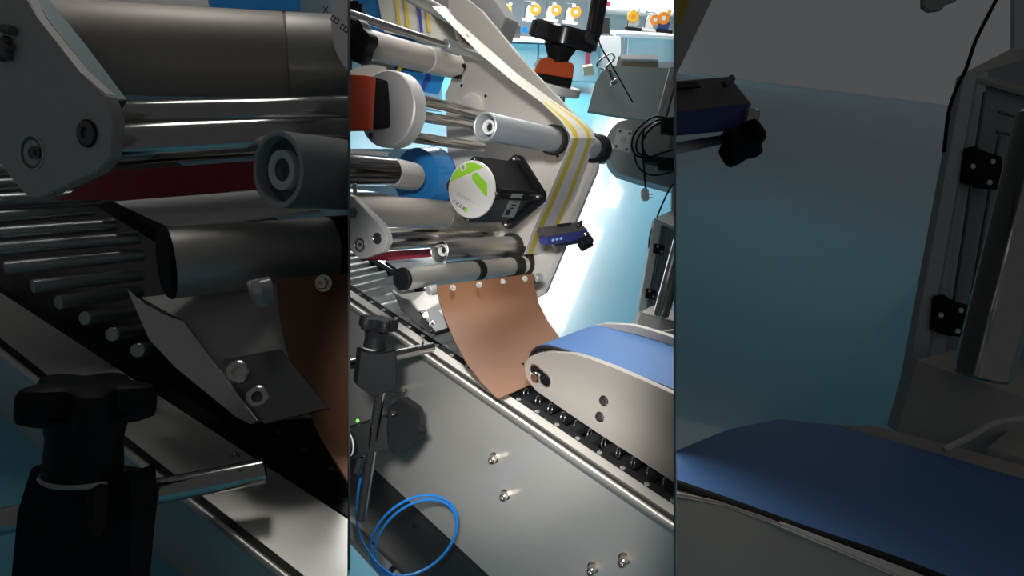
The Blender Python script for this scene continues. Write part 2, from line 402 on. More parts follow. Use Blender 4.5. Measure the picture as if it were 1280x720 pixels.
# ---------------------------------------------------------------- belt arm
YA = .5*(on(665, 482, 2, ZR).y+on(842, 602, 2, ZR).y)
def onY(pts, y): return [on(a, b, 1, y) for a, b in pts]
ba = thing('belt_arm', on(750, 540, 1, YA), 'pressing belt arm with pale side plate and blue belt over the conveyor', 'belt')
outl = [(655, 461), (656, 453), (662, 446), (671, 442), (684, 440), (700, 441), (718, 443), (735, 448), (765, 459), (800, 474), (852, 497), (852, 610), (800, 575), (747, 541), (710, 516), (684, 498), (670, 489), (661, 478), (657, 470)]
fp = onY(outl, YA)
spl = obj('side_plate', prism(fp, WY*.008, .0008), 'arm_plate', ba)
bw = .105
top = [(662, 452), (664, 442), (669, 435), (676, 432), (686, 432), (698, 435), (718, 441), (735, 445.5), (765, 456), (800, 470), (856, 493)]
tp = onY(top, YA+.010)
obj('belt', solid([[q, q+WY*bw*.5, q+WY*bw] for q in tp], .0022), 'blue_belt', ba)
tp2 = onY([(a, b+2.0) for a, b in top], YA+.0085)
tl = bmesh.new(); tube(tp2, .0024, 10, tl, smooth=1); obj('belt_edge', tl, 'dark_rubber', ba, 'black cut edge of the belt')
obj('belt_core', prism(onY([(a+1.5, b+4) for a, b in top]+[(856, 600), (747, 535), (672, 482)], YA+.012), WY*(bw-.006), 0), 'dark_rubber', ba)
vec = WY*(bw+.004)+WZ*.004
obj('far_plate', prism([q+vec for q in onY([(a, b-5) for a, b in outl], YA)], WY*.008, .0008), 'arm_plate', ba)
n_ = -WY
def stad(p, q, r, y):
    a, b = on(*p, 1, y), on(*q, 1, y); u = (b-a).normalized(); v = u.cross(WY); o = []
    for k in range(13):
        t = math.pi/2+math.pi*k/12; o.append(a+(u*math.cos(t)+v*math.sin(t))*r)
    for k in range(13):
        t = -math.pi/2+math.pi*k/12; o.append(b+(u*math.cos(t)+v*math.sin(t))*r)
    return o
obj('slot', prism(stad((669, 464), (682, 475), .0082, YA-.0004), WY*.004), 'black_gloss', ba, 'dark rounded adjusting slot')
obj('slot_rim', tube(stad((669, 464), (682, 475), .0086, YA-.0002), .0009, 8, closed=True, smooth=0), 'aluminium', ba)
obj('axle_pin', lathe(on(673, 470, 1, YA), -WY, [(-.004, .0068), (.006, .0068), (.008, .0055)]), 'chrome', ba, 'round steel axle end in the slot')
for q in ((755, 501), (750, 521)):
    obj('screw', bolt(on(*q, 1, YA+.001), -WY, .0052, .003), 'dark_steel', spl)
    obj('washer', ring(on(*q, 1, YA-.0005), WY, .0056, .0008), 'chrome', spl)
obj('glint_screw', bolt(on(654, 455, 1, YA+.004), -WX, .0015, .002), 'chrome', ba)

# ---------------------------------------------------------------- labelling head
NP = P(605, 157, .94).dot(A) + .34             # plane of the mounting plate
p0 = A*NP
mp = thing('mounting_plate', onp(672, 372, p0, A), 'large beige mounting plate carrying the labelling rollers and motor', 'plate')
ppts = [(560, -20), (600, 12), (655, 78), (741, 168), (739, 210), (674, 371), (650, 380), (556, 345), (556, 280), (562, 240), (556, 118), (578, 66), (560, 20)]
pbd = obj('plate_body', plate(ppts, p0, A, .012, .001), 'beige_plate', mp)
obj('plate_edge', plate([(742, 168), (748, 172), (746, 212), (682, 366), (674, 371), (739, 210)], p0+A*.004, A, .010, .0008), 'plate_grey', mp, 'grey bevelled right edge')
for q, r in (((577, 107), .0032), ((607, 120), .003), ((640, 100), .0028), ((697, 195), .003), ((622, 168), .003), ((667, 335), .0022), ((671, 350), .002)):
    obj('bolt_hole', lathe(onp(*q, p0, A)-A*.0006, A, [(0, r), (.004, r)], 16), 'black_gloss', pbd)
obj('boss', lathe(onp(590, 133, p0, A), -A, [(0, .026), (.004, .026), (.005, .024)]), 'beige_plate', mp, 'round shaft boss')

def hollow_roller(name, q0, d0, L, r, m, label, group, collar=None, cr=1.25, hub=None, ax=A):
    c = P(*q0, d0)
    t = thing(name, c, label, 'roller', group)
    obj('shell', lathe(c, ax, [(.030, r*.84), (.0, r*.86), (-.0008, r*.93), (.0, r), (.002, r*1.0), (L, r), (L, r*.5)], 48, caps=False), m, t)
    b = lathe(c+ax*.028, ax, [(0, r*.86), (0, r*.5), (-.001, r*.45)], 36, caps=False)
    obj('bore', b, 'dark_steel', t)
    obj('bearing', lathe(c+ax*.029, -ax, [(0, r*.52), (.020, r*.52), (.020, r*.34), (.016, r*.3)], 30, caps=False), 'white_plastic', t, 'white bearing ring')
    obj('shaft_end', lathe(c+ax*.029, -ax, [(0, r*.30), (.016, r*.30), (.017, r*.2), (.012, .1*r)], 20), 'dark_steel', t)
    for s, w_ in (collar or []):
        obj('collar', lathe(c+ax*s, ax, [(0, r), (0, r*cr*.96), (.002, r*cr), (w_-.002, r*cr), (w_, r*cr*.96), (w_, r)], 40, caps=False), 'dark_rubber', t, 'black clamp collar')
    return t
g1 = 'guide rollers on the labelling head'
hollow_roller('guide_roller', (606, 158), .94, .33, .0197, 'anodised', 'grey open-ended guide roller above the black motor', g1, [(.185, .014)])
hollow_roller('guide_roller', (549, 313), 1.13, .235, .0195, 'aluminium', 'silver open-ended guide roller below the black motor', g1, [(.215, .012)], 1.3)
# web hubs right of the collars
hb = thing('roller_hub', P(752, 183, 1.25), 'black roller hub at the right edge of the label web', 'hub')
hc = P(606, 158, .94)+A*.35
obj('hub_ring', lathe(hc-A*.02, A, [(0, .022), (.004, .0265), (.03, .0265), (.036, .022)]), 'black_plastic', hb)
obj('hub_cap', lathe(hc+A*.012, A, [(0, .024), (.022, .022), (.03, .016)], 6), 'plate_grey', hb, 'grey hexagonal cap')
obj('hub_bracket', flat([(747, 171), (760, 178), (765, 187), (758, 203), (748, 203)], 1.30, .02, .001), 'plate_grey', hb)
hb2 = obj('roller_hub', lathe(P(549, 313, 1.13)+A*.265, A, [(0, .02), (.006, .026), (.062, .026), (.066, .020)]), 'black_plastic', None, 'black roller hub at the lower end of the label web', 'hub')

# label web with yellow lines
def lerp(a, b, t): return a+(b-a)*t
wb = bmesh.new()
near = [(540, 8, 1.145), (558, 25, 1.135), (598, 66, 1.115), (640, 101, 1.10), (677, 128, 1.085), (700, 150, 1.075), (710, 163, 1.065), (714, 173, 1.065), (708, 190, 1.08), (685, 245, 1.145), (665, 290, 1.21), (655, 318, 1.245)]
far = [(556, 8, 1.245), (570, 25, 1.245), (605, 56, 1.225), (646, 92, 1.205), (690, 125, 1.185), (727, 150, 1.175), (741, 163, 1.17), (744, 173, 1.17), (739, 190, 1.185), (719, 246, 1.25), (700, 291, 1.305), (690, 316, 1.33)]
cols = [0, .11, .30, .66, .83, .93, 1.0]
rows = [[lerp(P(*a), P(*b), c) for c in cols] for a, b in zip(near, far)]
solid(rows, .0008, bm=wb)
for f in wb.faces:
    c = f.calc_center_median(); best = min(((rows[i][j]+rows[i+1][j]+rows[i][j+1]+rows[i+1][j+1])/4-c).length*1000+0*i for i in range(len(rows)-1) for j in range(6))
    for i in range(len(rows)-1):
        for j in range(6):
            if abs(((rows[i][j]+rows[i+1][j]+rows[i][j+1]+rows[i+1][j+1])/4-c).length*1000-best) < 1e-6:
                f.material_index = 1 if j in (1, 3) and i > 3 else (2 if i <= 5 else 0)
obj('label_web', wb, ['web', 'yellow', 'cream'], None, 'long pale label web with two yellow lines running over the upper roller and down', 'label web', fix=True)
obj('print_patch', quadp([(571, 38, 1.165), (585, 44, 1.165), (592, 60, 1.155), (578, 52, 1.16)], .001), 'brown_sheet', None, 'small brown printed patch on the upper label web', 'label')

# sensor fork on the web
sn = thing('label_sensor', P(705, 300, 1.15), 'blue fork sensor with slotted top clipped across the label web', 'sensor')
obj('sensor_cap', quadp([(673, 284, 1.13), (724, 277, 1.19), (735, 287, 1.18), (684, 300, 1.10)], .010, .001), 'sensor_grey', sn, 'dark grey slotted top')
obj('sensor_body', prism([P(*q) for q in ((676, 290, 1.12), (684, 302, 1.10), (734, 291, 1.18), (733, 286, 1.18), (733, 296, 1.19), (686, 304, 1.11))][:3]+[P(733, 298, 1.185), P(687, 305, 1.11)], FWD*.02, 0), 'ink_blue', sn)
obj('sensor_side', quadp([(684, 297, 1.098), (735, 287, 1.178), (733, 298, 1.178), (685, 306, 1.098)], .018, .0008), 'ink_blue', sn, 'dark blue sensor side')
obj('slot', quadp([(697, 280, 1.138), (715, 278, 1.16), (713, 281.5, 1.155), (698, 283, 1.13)], .003), 'black_gloss', sn)
obj('cable_lug', rod(P(722, 283, 1.15), P(727, 277, 1.16), .003), 'dark_steel', sn)
for k in range(3): obj('print_mark', quadp([(690+k*5, 299-k, 1.097+k*.006), (693+k*5, 298-k, 1.10+k*.006), (693+k*5, 301-k, 1.10+k*.006), (690+k*5, 302-k, 1.097+k*.006)], .0006), 'pale_film', sn)
obj('bracket', quadp([(690, 306, 1.13), (722, 300, 1.18), (724, 304, 1.18), (694, 309, 1.13)], .003, .0005), 'aluminium', sn, 'thin steel bracket')
obj('knob_neck', rod(P(731, 291, 1.17), P(734, 299, 1.17), .007), 'chrome', sn)
obj('thumb_knob', knob(P(729, 299, 1.16), dirp(729, 299, 1.16, 738, 312, 1.15), .0155, .016, 4, depth=.18), 'black_plastic', sn)

# motor
CM = P(590, 237, 1.07)
mt = thing('stepper_motor', CM, 'black square motor with round white and green sticker on its end', 'motor')
va = onp(582, 277, CM, A)-onp(592, 192, CM, A); va = (va-A*va.dot(A)).normalized()     # image-down in the end plane
vb = A.cross(va).normalized(); vb = vb if vb.dot(RIGHT) > 0 else -vb
hm = .044
def octo(c, h, cut):
    d1 = (va+vb).normalized(); o = []
    for k in range(4):
        a = math.pi/2*k
        e = (va*math.cos(a)+vb*math.sin(a)); g = (-va*math.sin(a)+vb*math.cos(a))
        o += [c+e*h*1.18-g*cut, c+e*h*1.18+g*cut]
    return o
mbd = obj('motor_body', prism(octo(CM, hm, .006), A*.12, .002), 'black_motor', mt)
flg = obj('flange', prism(octo(CM+A*.115, hm*1.22, .006), A*.012, .0015), 'black_motor', mt)
cpp = obj('rear_cap', lathe(CM, -A, [(0, .0455), (.003, .0445), (.004, .042)], 48), 'sticker', mt)
for k in range(4):
    a = math.pi/2*k; e = va*math.cos(a)+vb*math.sin(a)
    obj('flange_bolt', bolt(CM+A*.115+e*hm*1.27, -A, .0055, .006), 'chrome', flg)
    obj('case_screw', bolt(CM+e*.0478, -A, .0028, .003), 'chrome', mt)
for k in (0, 1):
    e = (va+vb) if k else (vb-va)
    obj('cooling_rib', rod(CM+A*.003+vb*.0515+va*(-.006+.012*k), CM+A*.112+vb*.0515+va*(-.006+.012*k), .003), 'black_motor', mt)
def spx(pts, h=.0046): return [onp(a, b, CM-A*h, A) for a, b in pts]
def arcp(c, r0, a0, a1, n=14): return [c+(va*math.sin(math.radians(a0+(a1-a0)*k/n))+vb*math.cos(math.radians(a0+(a1-a0)*k/n)))*r0 for k in range(n+1)]
SC = CM-A*.0042
obj('green_panel', prism(arcp(SC, .0415, -170, -62), -A*.0006), 'green', cpp, 'green printed arc')
obj('green_panel', prism(spx([(592, 216), (596, 216), (609, 229), (609, 246), (606, 244), (591, 225), (590, 220)]), -A*.0006), 'green', cpp, 'green printed lozenge')
obj('logo', prism(spx([(575, 207), (581, 203), (583, 211), (577, 215)], .005), -A*.0006), 'white_plastic', cpp, 'small white diamond logo')
obj('logo_core', prism(spx([(577, 207), (580, 206), (581, 211), (578, 212)], .0056), -A*.0004), 'grey_print', mt)
# caption in strokes (upside-down lettering)
lt = bmesh.new()
def stroke(a, b, wd=.0005):
    p, q = spx([a], .0048)[0], spx([b], .0048)[0]; u = (q-p).normalized(); s = A.cross(u)*wd
    prism([p-s, p+s, q+s, q-s], -A*.0004, 0, lt)
ux, uy = V((4.1, 3.4)).normalized(), V((-.64, .77))
o_ = V((568, 250))
for k in range(4):
    b0 = V((567.5, 249))+V((4.0, 3.2))*k
    g = lambda a, b: tuple((b0+V((.66, .52))*a*3.4+V((-.5, .75))*b*3.6)[:])
    if k == 3: st = [((0, 0), (0, 1)), ((.45, 0), (.45, 1)), ((.9, 0), (.9, 1)), ((0, .5), (.9, .5)), ((0, 0), (.9, 0))]
    elif k == 2: st = [((0, 0), (.9, 0)), ((0, .5), (.9, .5)), ((0, 1), (.9, 1)), ((.45, 0), (.45, 1))]
    elif k == 1: st = [((0, 0), (0, 1)), ((.9, 0), (.9, 1)), ((0, 0), (.9, 0)), ((0, 1), (.9, 1)), ((0, .5), (.9, .5))]
    else: st = [((0, 0), (.9, 1)), ((.9, 0), (0, 1)), ((.2, .5), (.7, .5))]
    for a, b in st: stroke(g(*a), g(*b), .0003)
stroke((571, 242), (585, 251), .00015); stroke((573, 240), (592, 254), .00012)
obj('caption', lt, 'dark_rubber', cpp, 'upside-down dark lettering')
obj('green_swoosh', prism(spx([(580, 262), (584, 259), (585, 263), (581, 266)], .0048), -A*.0005), 'green', mt)
ML = on(0, 0, 2, 0)
s0 = CM+vb*.0
lc = [(640, 243), (654, 243), (643, 272), (628, 271)]
pn = (va+vb).normalized(); pc = CM+pn*(hm*1.18*.7071+.006*.7071)
tyl = obj('type_label', plate(lc, pc+pn*.001, pn, .0008, 0), 'grey_print', mbd, 'grey rating label on the side')
obj('barcode', plate([(634, 262), (639, 262), (636, 269), (631, 269)], pc+pn*.0016, pn, .0006, 0), 'black_plastic', mt)
for k in range(4): obj('print_line', plate([(644-k*2.2, 248+k*4), (650-k*2.2, 248+k*4), (649.6-k*2.2, 249+k*4), (643.6-k*2.2, 249+k*4)], pc+pn*.0016, pn, .0006, 0), 'black_plastic', mt)

# upper cluster: red and black counter with disc and shafts
def shaft(q0, d0, q1, d1, r, m, name, label, cat='shaft', group=None, par=None):
    return obj(name, rod(P(*q0, d0), P(*q1, d1), r), m, par, label, cat if par is None else None, group if par is None else None)
ds = thing('adjusting_disc', P(482, 150, .93), 'red and black counter on a grey disc at the left edge, beside three shafts', 'counter')
dc = P(482, 136, .93)
obj('disc', lathe(dc, A, [(0, .050), (.002, .052), (.024, .052), (.026, .050)], 56), 'plate_grey', ds)
obj('disc_screw', bolt(P(465, 170, .915), -A, .0045, .003), 'dark_steel', ds)
obj('counter_body', prism([P(*q) for q in ((456, 93, .90), (482, 101, .92), (487, 130, .925), (481, 158, .92), (454, 161, .90))], A*.02, .002), 'black_plastic', ds, 'black half of the counter')
obj('counter_cover', prism([P(*q) for q in ((420, 92, .88), (459, 94, .895), (455, 162, .895), (420, 163, .88))], A*.018, .002), 'red_plastic', ds, 'red half of the counter')
gs = 'shafts between the disc and the mounting plate'
shaft((495, 118), .96, (604, 144), 1.27, .0088, 'chrome', 'guide_shaft', 'upper and thickest polished shaft right of the grey disc', group=gs)
shaft((495, 140), .96, (598, 158), 1.27, .0088, 'chrome', 'guide_shaft', 'middle polished shaft right of the grey disc', group=gs)
shaft((492, 168), .95, (603, 184), 1.27, .0085, 'chrome', 'guide_shaft', 'lower polished shaft right of the grey disc, above the blue film', group=gs)

# big pale roller above, shaft, black knobs
br = thing('feed_roller', P(440, 62, 1.0), 'big pale blurred roller at the upper left ending in a black knob', 'roller')
obj('roller_body', rod(P(415, 44, .98), P(532, 74, 1.22), .0225), 'roller_beige', br)
obj('roller_sleeve', rod(P(531, 73.5, 1.215), P(568, 82, 1.31), .0235), 'beige_plate', br, 'cream end sleeve')
obj('end_knob', knob(P(564, 83, 1.30), A, .024, .02, 5, depth=.15), 'black_plastic', br, 'black lobed end knob')
sh = thing('tension_shaft', P(520, 40, 1.0), 'thin polished shaft above the big pale roller', 'shaft')
obj('rod', rod(P(420, 12, .93), P(560, 58, 1.2), .0062), 'chrome', sh)
obj('sleeve', rod(P(556, 56, 1.19), P(574, 62, 1.22), .011), 'anodised', sh)
obj('rod_end', rod(P(572, 62, 1.22), P(610, 74, 1.30), .007), 'anodised', sh)
obj('lobed_knob', knob(P(441, 52, .92), A, .030, .022, 5, depth=.1), 'black_plastic', None, 'black round knob at the far upper left beside the pale roller', 'knob')
obj('lobed_knob', box(P(444, 22, 1.0), (RIGHT, UPC, FWD), (.012, .02, .015), .004), 'black_plastic', None, 'black bracket block above the knob at the upper left corner', 'bracket')
hd = thing('top_housing', P(600, 20, 1.4), 'grey angled housing at the top behind the web', 'housing')
obj('housing_face', plate([(500, -20), (605, -20), (632, 22), (616, 68), (560, 30), (520, 8)], p0+A*.03, A, .05, .002), 'housing', hd)
obj('housing_bar', rod(P(500, -12, 1.2), P(560, 20, 1.3), .012), 'aluminium_soft', hd, 'grey round bar')

# blue film reels behind
fr = thing('film_reel', P(480, 100, 1.5), 'blue and white film reel behind the pale roller', 'reel')
rc = P(478, 75, 1.58)
obj('reel_side', lathe(rc, A, [(0, .155), (.010, .155)], 64), 'pale_film', fr)
obj('film_wrap', lathe(rc-A*.006, A, [(0, .105), (.006, .105)], 64), 'blue_film', fr, 'deep blue wound film')
obj('core', lathe(rc-A*.012, A, [(0, .05), (.008, .05)], 48), 'beige_plate', fr)
u, v = frame(A)
for k, (a, m_) in enumerate(((20, 'yellow'), (65, 'navy'), (110, 'yellow'), (150, 'white_plastic'), (200, 'yellow'), (250, 'white_plastic'), (300, 'navy'))):
    t = math.radians(a); e = u*math.cos(t)+v*math.sin(t); g = A.cross(e)
    obj('film_stripe', box(rc-A*.010+e*.085, (e, g, A), (.055, .006, .0015)), m_, fr)
# extra coloured pieces seen between the rollers
lf = thing('film_loop', P(500, 90, 1.45), 'loop of pale film with yellow and blue stripes hanging under the pale roller', 'film')
obj('film_band', solid([[P(440+14*k, 76+3.0*k+6*math.sin(k*.6), 1.44), P(440+14*k, 128+1.5*k, 1.42)] for k in range(9)], .001), 'pale_film', lf)
obj('film_core', solid([[P(438+9*k, 81+.8*(k-3)**2, 1.425), P(438+9*k, 100+1.0*k, 1.415)] for k in range(6)], .001), 'beige_plate', lf, 'cream inner layer')
obj('yellow_stripe', quadp([(500, 81, 1.40), (505, 82, 1.40), (495, 100, 1.40), (489, 98, 1.40)], .001), 'yellow', lf)
obj('blue_patch', quadp([(505, 88, 1.405), (556, 96, 1.405), (548, 118, 1.405), (497, 108, 1.405)], .001), 'blue_film', lf)
obj('navy_stripe', quadp([(535, 88, 1.40), (540, 89, 1.40), (530, 111, 1.40), (525, 110, 1.40)], .001), 'navy', lf)
tf = thing('upper_film', P(480, 20, 1.4), 'striped cream film with yellow and blue lines at the top left', 'film')
obj('film_band', quadp([(470, -15, 1.45), (560, -15, 1.45), (572, 58, 1.42), (480, 40, 1.42)], .001), 'cream', tf)
for a, m_ in ((492, 'yellow'), (503, 'yellow'), (519, 'navy'), (529, 'yellow')):
    obj('film_line', quadp([(a, -15, 1.44), (a+4, -15, 1.44), (a+10, 40, 1.41), (a+6, 40, 1.41)], .001), m_, tf)
obj('blue_film_edge', quadp([(440, -10, 1.46), (472, -10, 1.46), (484, 42, 1.44), (445, 40, 1.44)], .001), 'blue_film', tf)

# black roller with white sleeve and blue disc
bk = thing('rewind_roller', P(440, 215, 1.0), 'black roller with a white sleeve, left of the blue disc', 'roller')
obj('rubber_roller', rod(P(410, 210, .95), P(487, 214, 1.12), .0235), 'black_gloss', bk)
obj('white_sleeve', lathe(P(486, 215, 1.12), (P(522, 222, 1.22)-P(486, 215, 1.12)), [(0, .0235), (.001, .0245), (.085, .0245), (.088, .023)], 40), 'sticker', bk, 'off-white core sleeve')
bd2 = thing('film_disc', P(540, 220, 1.3), 'deep blue film disc behind the white sleeve', 'disc')
dcen = P(520, 222, 1.27)
obj('disc_face', lathe(dcen, A, [(0, .055), (.045, .060), (.047, .058)], 48), 'blue_film', bd2)
obj('disc_rim', ring(dcen+A*.046, A, .0595, .0015, 48), 'navy', bd2)
obj('film_sheet', quadp([(438, 186, 1.45), (515, 186, 1.45), (572, 192, 1.45), (572, 246, 1.45), (520, 246, 1.45), (438, 236, 1.45)][:5]+[(438, 236, 1.45)], .001), 'pale_film', None, 'pale blue film sheet behind the black roller', 'film')
obj('white_panel', quadp([(430, 240, 1.62), (520, 240, 1.62), (520, 252, 1.62), (430, 252, 1.62)], .004), 'white_sheet', None, 'white panel seen between the black roller and the beige roller', 'panel')
obj('white_panel', quadp([(430, 186, 1.43), (486, 190, 1.43), (482, 202, 1.43), (430, 196, 1.43)], .004), 'white_sheet', None, 'white panel strip seen just above the black roller', 'panel')

# beige roller and left end plate
shaft((430, 262), 1.0, (552, 268), 1.27, .0265, 'roller_beige', 'pressure_roller', 'wide beige roller behind the grey end plate, ending at the motor', 'roller')
shaft((552, 268), 1.27, (580, 270), 1.34, .0265, 'aluminium_soft', 'roller_sleeve', 'dull sleeve at the right end of the wide beige roller', 'roller')
ep = thing('end_plate', P(460, 325, .93), 'grey machined end plate with two bearing holes at the left edge', 'plate')
pe0 = P(460, 300, .94)
epts = [(425, 240), (441, 246), (473, 280), (483, 293), (484, 303), (478, 315), (452, 324), (444, 320), (436, 305), (425, 300)]
obj('plate_body', plate(epts, pe0, A, .012, .0012), 'plate_grey', ep)
obj('plate_bevel', quadp([(443, 246, .95), (449, 247, .97), (488, 285, .98), (483, 293, .945), (473, 280, .945)], .004, 0), 'table_blue', ep, 'blue-grey edge of the plate')
obj('bearing_recess', lathe(onp(450, 306, pe0, A), -A, [(-.006, .0085), (.0006, .0085), (.0006, .0068), (-.003, .0066), (-.003, .003), (.0, .003)], 32), 'dark_steel', ep)
obj('socket_screw', bolt(onp(472.5, 298, pe0, A), -A, .0068, .0025), 'dark_steel', ep)
obj('socket_rim', ring(onp(472.5, 298, pe0, A)-A*.0015, A, .0072, .001), 'chrome', ep)
obj('recess_rim', ring(onp(450, 306, pe0, A)-A*.0005, A, .0092, .001), 'chrome', ep)
obj('adjusting_screw', knob(onp(442, 266, pe0, A), -A, .008, .008, 6), 'dark_steel', ep)
obj('lever', rod(P(443, 230, .94), P(444, 243, .94), .003), 'chrome', ep, 'small upright steel pin')
g3 = 'polished shafts right of the grey end plate'
shaft((478, 292), .965, (622, 289), 1.36, .0095, 'chrome', 'polished_shaft', 'upper polished shaft running right from the end plate', 'shaft', g3)
shaft((476, 305), .96, (600, 299), 1.30, .0105, 'chrome', 'polished_shaft', 'lower thicker polished shaft running right from the end plate', 'shaft', g3)
obj('red_strip', quadp([(455, 325, 1.06), (478, 316, 1.06), (552, 311, 1.25), (552, 320, 1.25), (486, 326, 1.07)], .002), 'crimson', None, 'dark red strip under the polished shafts', 'strip')
tp = thing('peel_table', P(510, 330, 1.25), 'white table plate with dark edge beside the black-capped roller', 'table')
obj('table_top', quadp([(482, 326, 1.14), (538, 321, 1.34), (560, 330, 1.32), (500, 338, 1.08)], .004), 'white_sheet', tp)
obj('table_edge', quadp([(481, 327, 1.135), (500, 339, 1.075), (500, 343, 1.075), (481, 330, 1.135)], .003), 'dark_rubber', tp)
obj('column_bar', rod(P(557, 286, 1.38), P(545, 330, 1.42), .004), 'chrome', None, 'thin steel pin behind the lower guide roller', 'pin')

# black-capped roller
cr_ = thing('drive_roller', P(500, 349, 1.02), 'dark steel roller with black end cap above the brown sheet', 'roller')
c0, c1 = P(502, 349, 1.02), P(662, 330, 1.33); ca = (c1-c0).normalized()
obj('end_cap', lathe(c0-ca*.002, ca, [(0, .0155), (.002, .0172), (.006, .0176)], 40), 'black_plastic', cr_, 'black end cap')
obj('roller_body', lathe(c0+ca*.004, ca, [(0, .0172), (.34, .0172)], 40), 'aluminium_soft', cr_)
obj('rubber_ring', lathe(c0+ca*.18, ca, [(0, .017), (.001, .0182), (.020, .0182), (.021, .017)], 40), 'black_plastic', cr_, 'black rubber ring')
obj('rubber_ring', lathe(c0+ca*.30, ca, [(0, .017), (.001, .021), (.025, .021), (.026, .017)], 40), 'black_plastic', cr_, 'black rubber ring')
wg = thing('wall_disc', P(650, 328, 1.45), 'round black guard behind the end of the drive roller', 'guard')
obj('guard_face', lathe(onp(650, 328, p0, A)-A*.016, A, [(0, .03), (.002, .033), (.016, .034)], 40), 'black_plastic', wg)
obj('guard_ring', ring(onp(650, 328, p0, A)-A*.017, A, .024, .0015), 'dark_steel', wg)

# guide plate under the roller
gp = thing('guide_bracket', P(530, 400, 1.0), 'bent pale bracket plate with two bolts left of the brown sheet', 'bracket')
obj('bracket_face', quadp([(490, 362, 1.05), (498, 371, 1.04), (512, 376, 1.02), (524, 390, .99), (542, 412, .95), (537, 415, .95), (520, 404, .975), (500, 386, 1.02)], .004, .0006), 'aluminium', gp, 'pale bent face')
obj('bracket_side', prism([P(*q) for q in ((498, 368, 1.045), (546, 362, 1.04), (566, 405, .99), (562, 412, .975), (541, 412, .95), (524, 390, .995))], FWD*.004, 0), 'plate_grey', gp)
obj('bolt_plate', quadp([(524, 388, .975), (545, 384, .98), (566, 408, .96), (544, 415, .935)], .006, .0008), 'beam', gp, 'darker bolted plate')
for q in ((533, 394), (541, 405)): obj('bolt', bolt(P(*q, .955), -FWD, .0050, .006), 'brass', gp)

# brown sheet
bs = thing('brown_guide_sheet', P(623, 499, .87), 'curved brown plastic sheet hanging over the conveyor, screwed along its top', 'sheet')
L = [(546, 357, .99), (549, 376, .985), (556, 398, .965), (567, 424, .93), (583, 454, .885), (602, 479, .85), (622, 499, .823)]
Rr = [(667, 342, 1.13), (668, 360, 1.11), (674, 381, 1.06), (685, 402, 1.01), (702, 426, .965), (702, 448, .925), (696, 466, .895)]
rows = []
for a, b in zip(L, Rr):
    pa, pb = P(*a), P(*b); rows.append([lerp(pa, pb, k/8) - WZ*0 for k in range(9)])
obj('sheet_body', solid(rows, .0016), 'brown_sheet', bs)
for q, d in (((566, 360), 1.01), ((599, 356), 1.04), ((628, 352.5), 1.08), ((656, 348.5), 1.11)):
    obj('screw', hexbolt(P(*q, d-.004), -FWD, .0036, .008), 'screw_grey', bs)
cb = obj('clamp_bar', rod(P(540, 364, 1.0), P(672, 350, 1.15), .006), 'dark_steel', bs, 'dark bar behind the top edge')
obj('clear_cap', rod(P(535, 363, .99), P(545, 361, 1.0), .0068), 'clear', bs, 'clear plastic end cap')
obj('clear_cap', rod(P(668, 348, 1.14), P(676, 347, 1.15), .0075), 'clear', bs, 'clear plastic end cap')

# ---------------------------------------------------------------- handwheel, counter, pole
hw = thing('handwheel', P(695, 120, 1.45), 'black handwheel over a red and black counter on a round grey flange', 'handwheel')
ha = dirp(690, 110, 1.5, 706, 45, 1.46)
hc = P(702.5, 55, 1.47)
obj('wheel_rim', lathe(hc, ha, [(0, .066), (0, .073), (.004, .076), (.034, .074), (.038, .070), (.038, .062), (.010, .062), (0, .066)], 64, caps=False), 'black_gloss', hw)
obj('wheel_dish', lathe(hc, ha, [(.008, .064), (.014, .03), (.014, .012), (.026, .012), (.030, .03), (.024, .064)], 48), 'black_plastic', hw)
u, v = frame(ha)
for k in range(3):
    e = u*math.cos(k*2.094+.5)+v*math.sin(k*2.094+.5)
    obj('spoke', rod(hc+e*.012+ha*.002, hc+e*.066+ha*.002, .007), 'black_gloss', hw)
obj('hub', rod(P(697, 76, 1.48), P(701, 56, 1.47), .022, .036), 'black_plastic', hw)
obj('neck', rod(P(697, 78, 1.48), P(698, 66, 1.475), .020), 'black_gloss', hw)
obj('counter_cover', prism([P(*q) for q in ((667, 90, 1.45), (672, 76, 1.46), (683, 70, 1.46), (718, 79, 1.47), (716, 99, 1.46))], FWD*.05, .003), 'red_orange', hw, 'red upper half of the counter')
obj('counter_body', prism([P(*q) for q in ((667, 90, 1.448), (716, 98, 1.458), (713, 111, 1.455), (666, 101, 1.445))], FWD*.052, .002), 'black_plastic', hw, 'black lower half of the counter')
obj('counter_window', quadp([(667, 80, 1.445), (673, 73, 1.45), (677, 72, 1.45), (670, 82, 1.445)], .004), 'clear', hw)
obj('flange', lathe(P(694, 116, 1.48), ha, [(0, .050), (.002, .053), (.016, .053), (.018, .051)], 48), 'plate_grey', hw)
for a in (686, 695, 704): obj('guide_post', rod(P(a, 118, 1.48), P(a-4, 141, 1.5), .006), 'chrome', hw)
pl = thing('black_pole', P(742, 40, 1.30), 'thick glossy black pole rising out of the top, beside the handwheel', 'pole')
obj('pole_body', rod(P(742, 42, 1.30), P(756, -40, 1.25), .0155), 'black_gloss', pl)
obj('pole_tip', rod(P(738, 52, 1.30), P(744, 36, 1.30), .013, .015), 'black_plastic', pl)
obj('thin_wire', tube([P(746, 42, 1.33), P(752, 60, 1.34), (P(765, 82, 1.36)), P(778, 105, 1.38), P(791, 128, 1.4)], .0016, 8), 'black_plastic', None, 'thin black wire hanging down to the right from the pole', 'wire')
cw = thing('chrome_clip', P(760, 90, 1.6), 'small chrome spring clip behind the thin wire', 'clip')
obj('clip_loop', tube([P(*q, 1.6) for q in ((758, 88), (748, 84), (747, 79), (755, 71), (764, 67), (768, 71), (766, 76), (758, 84), (760, 88))], .0022, 8), 'chrome', cw)
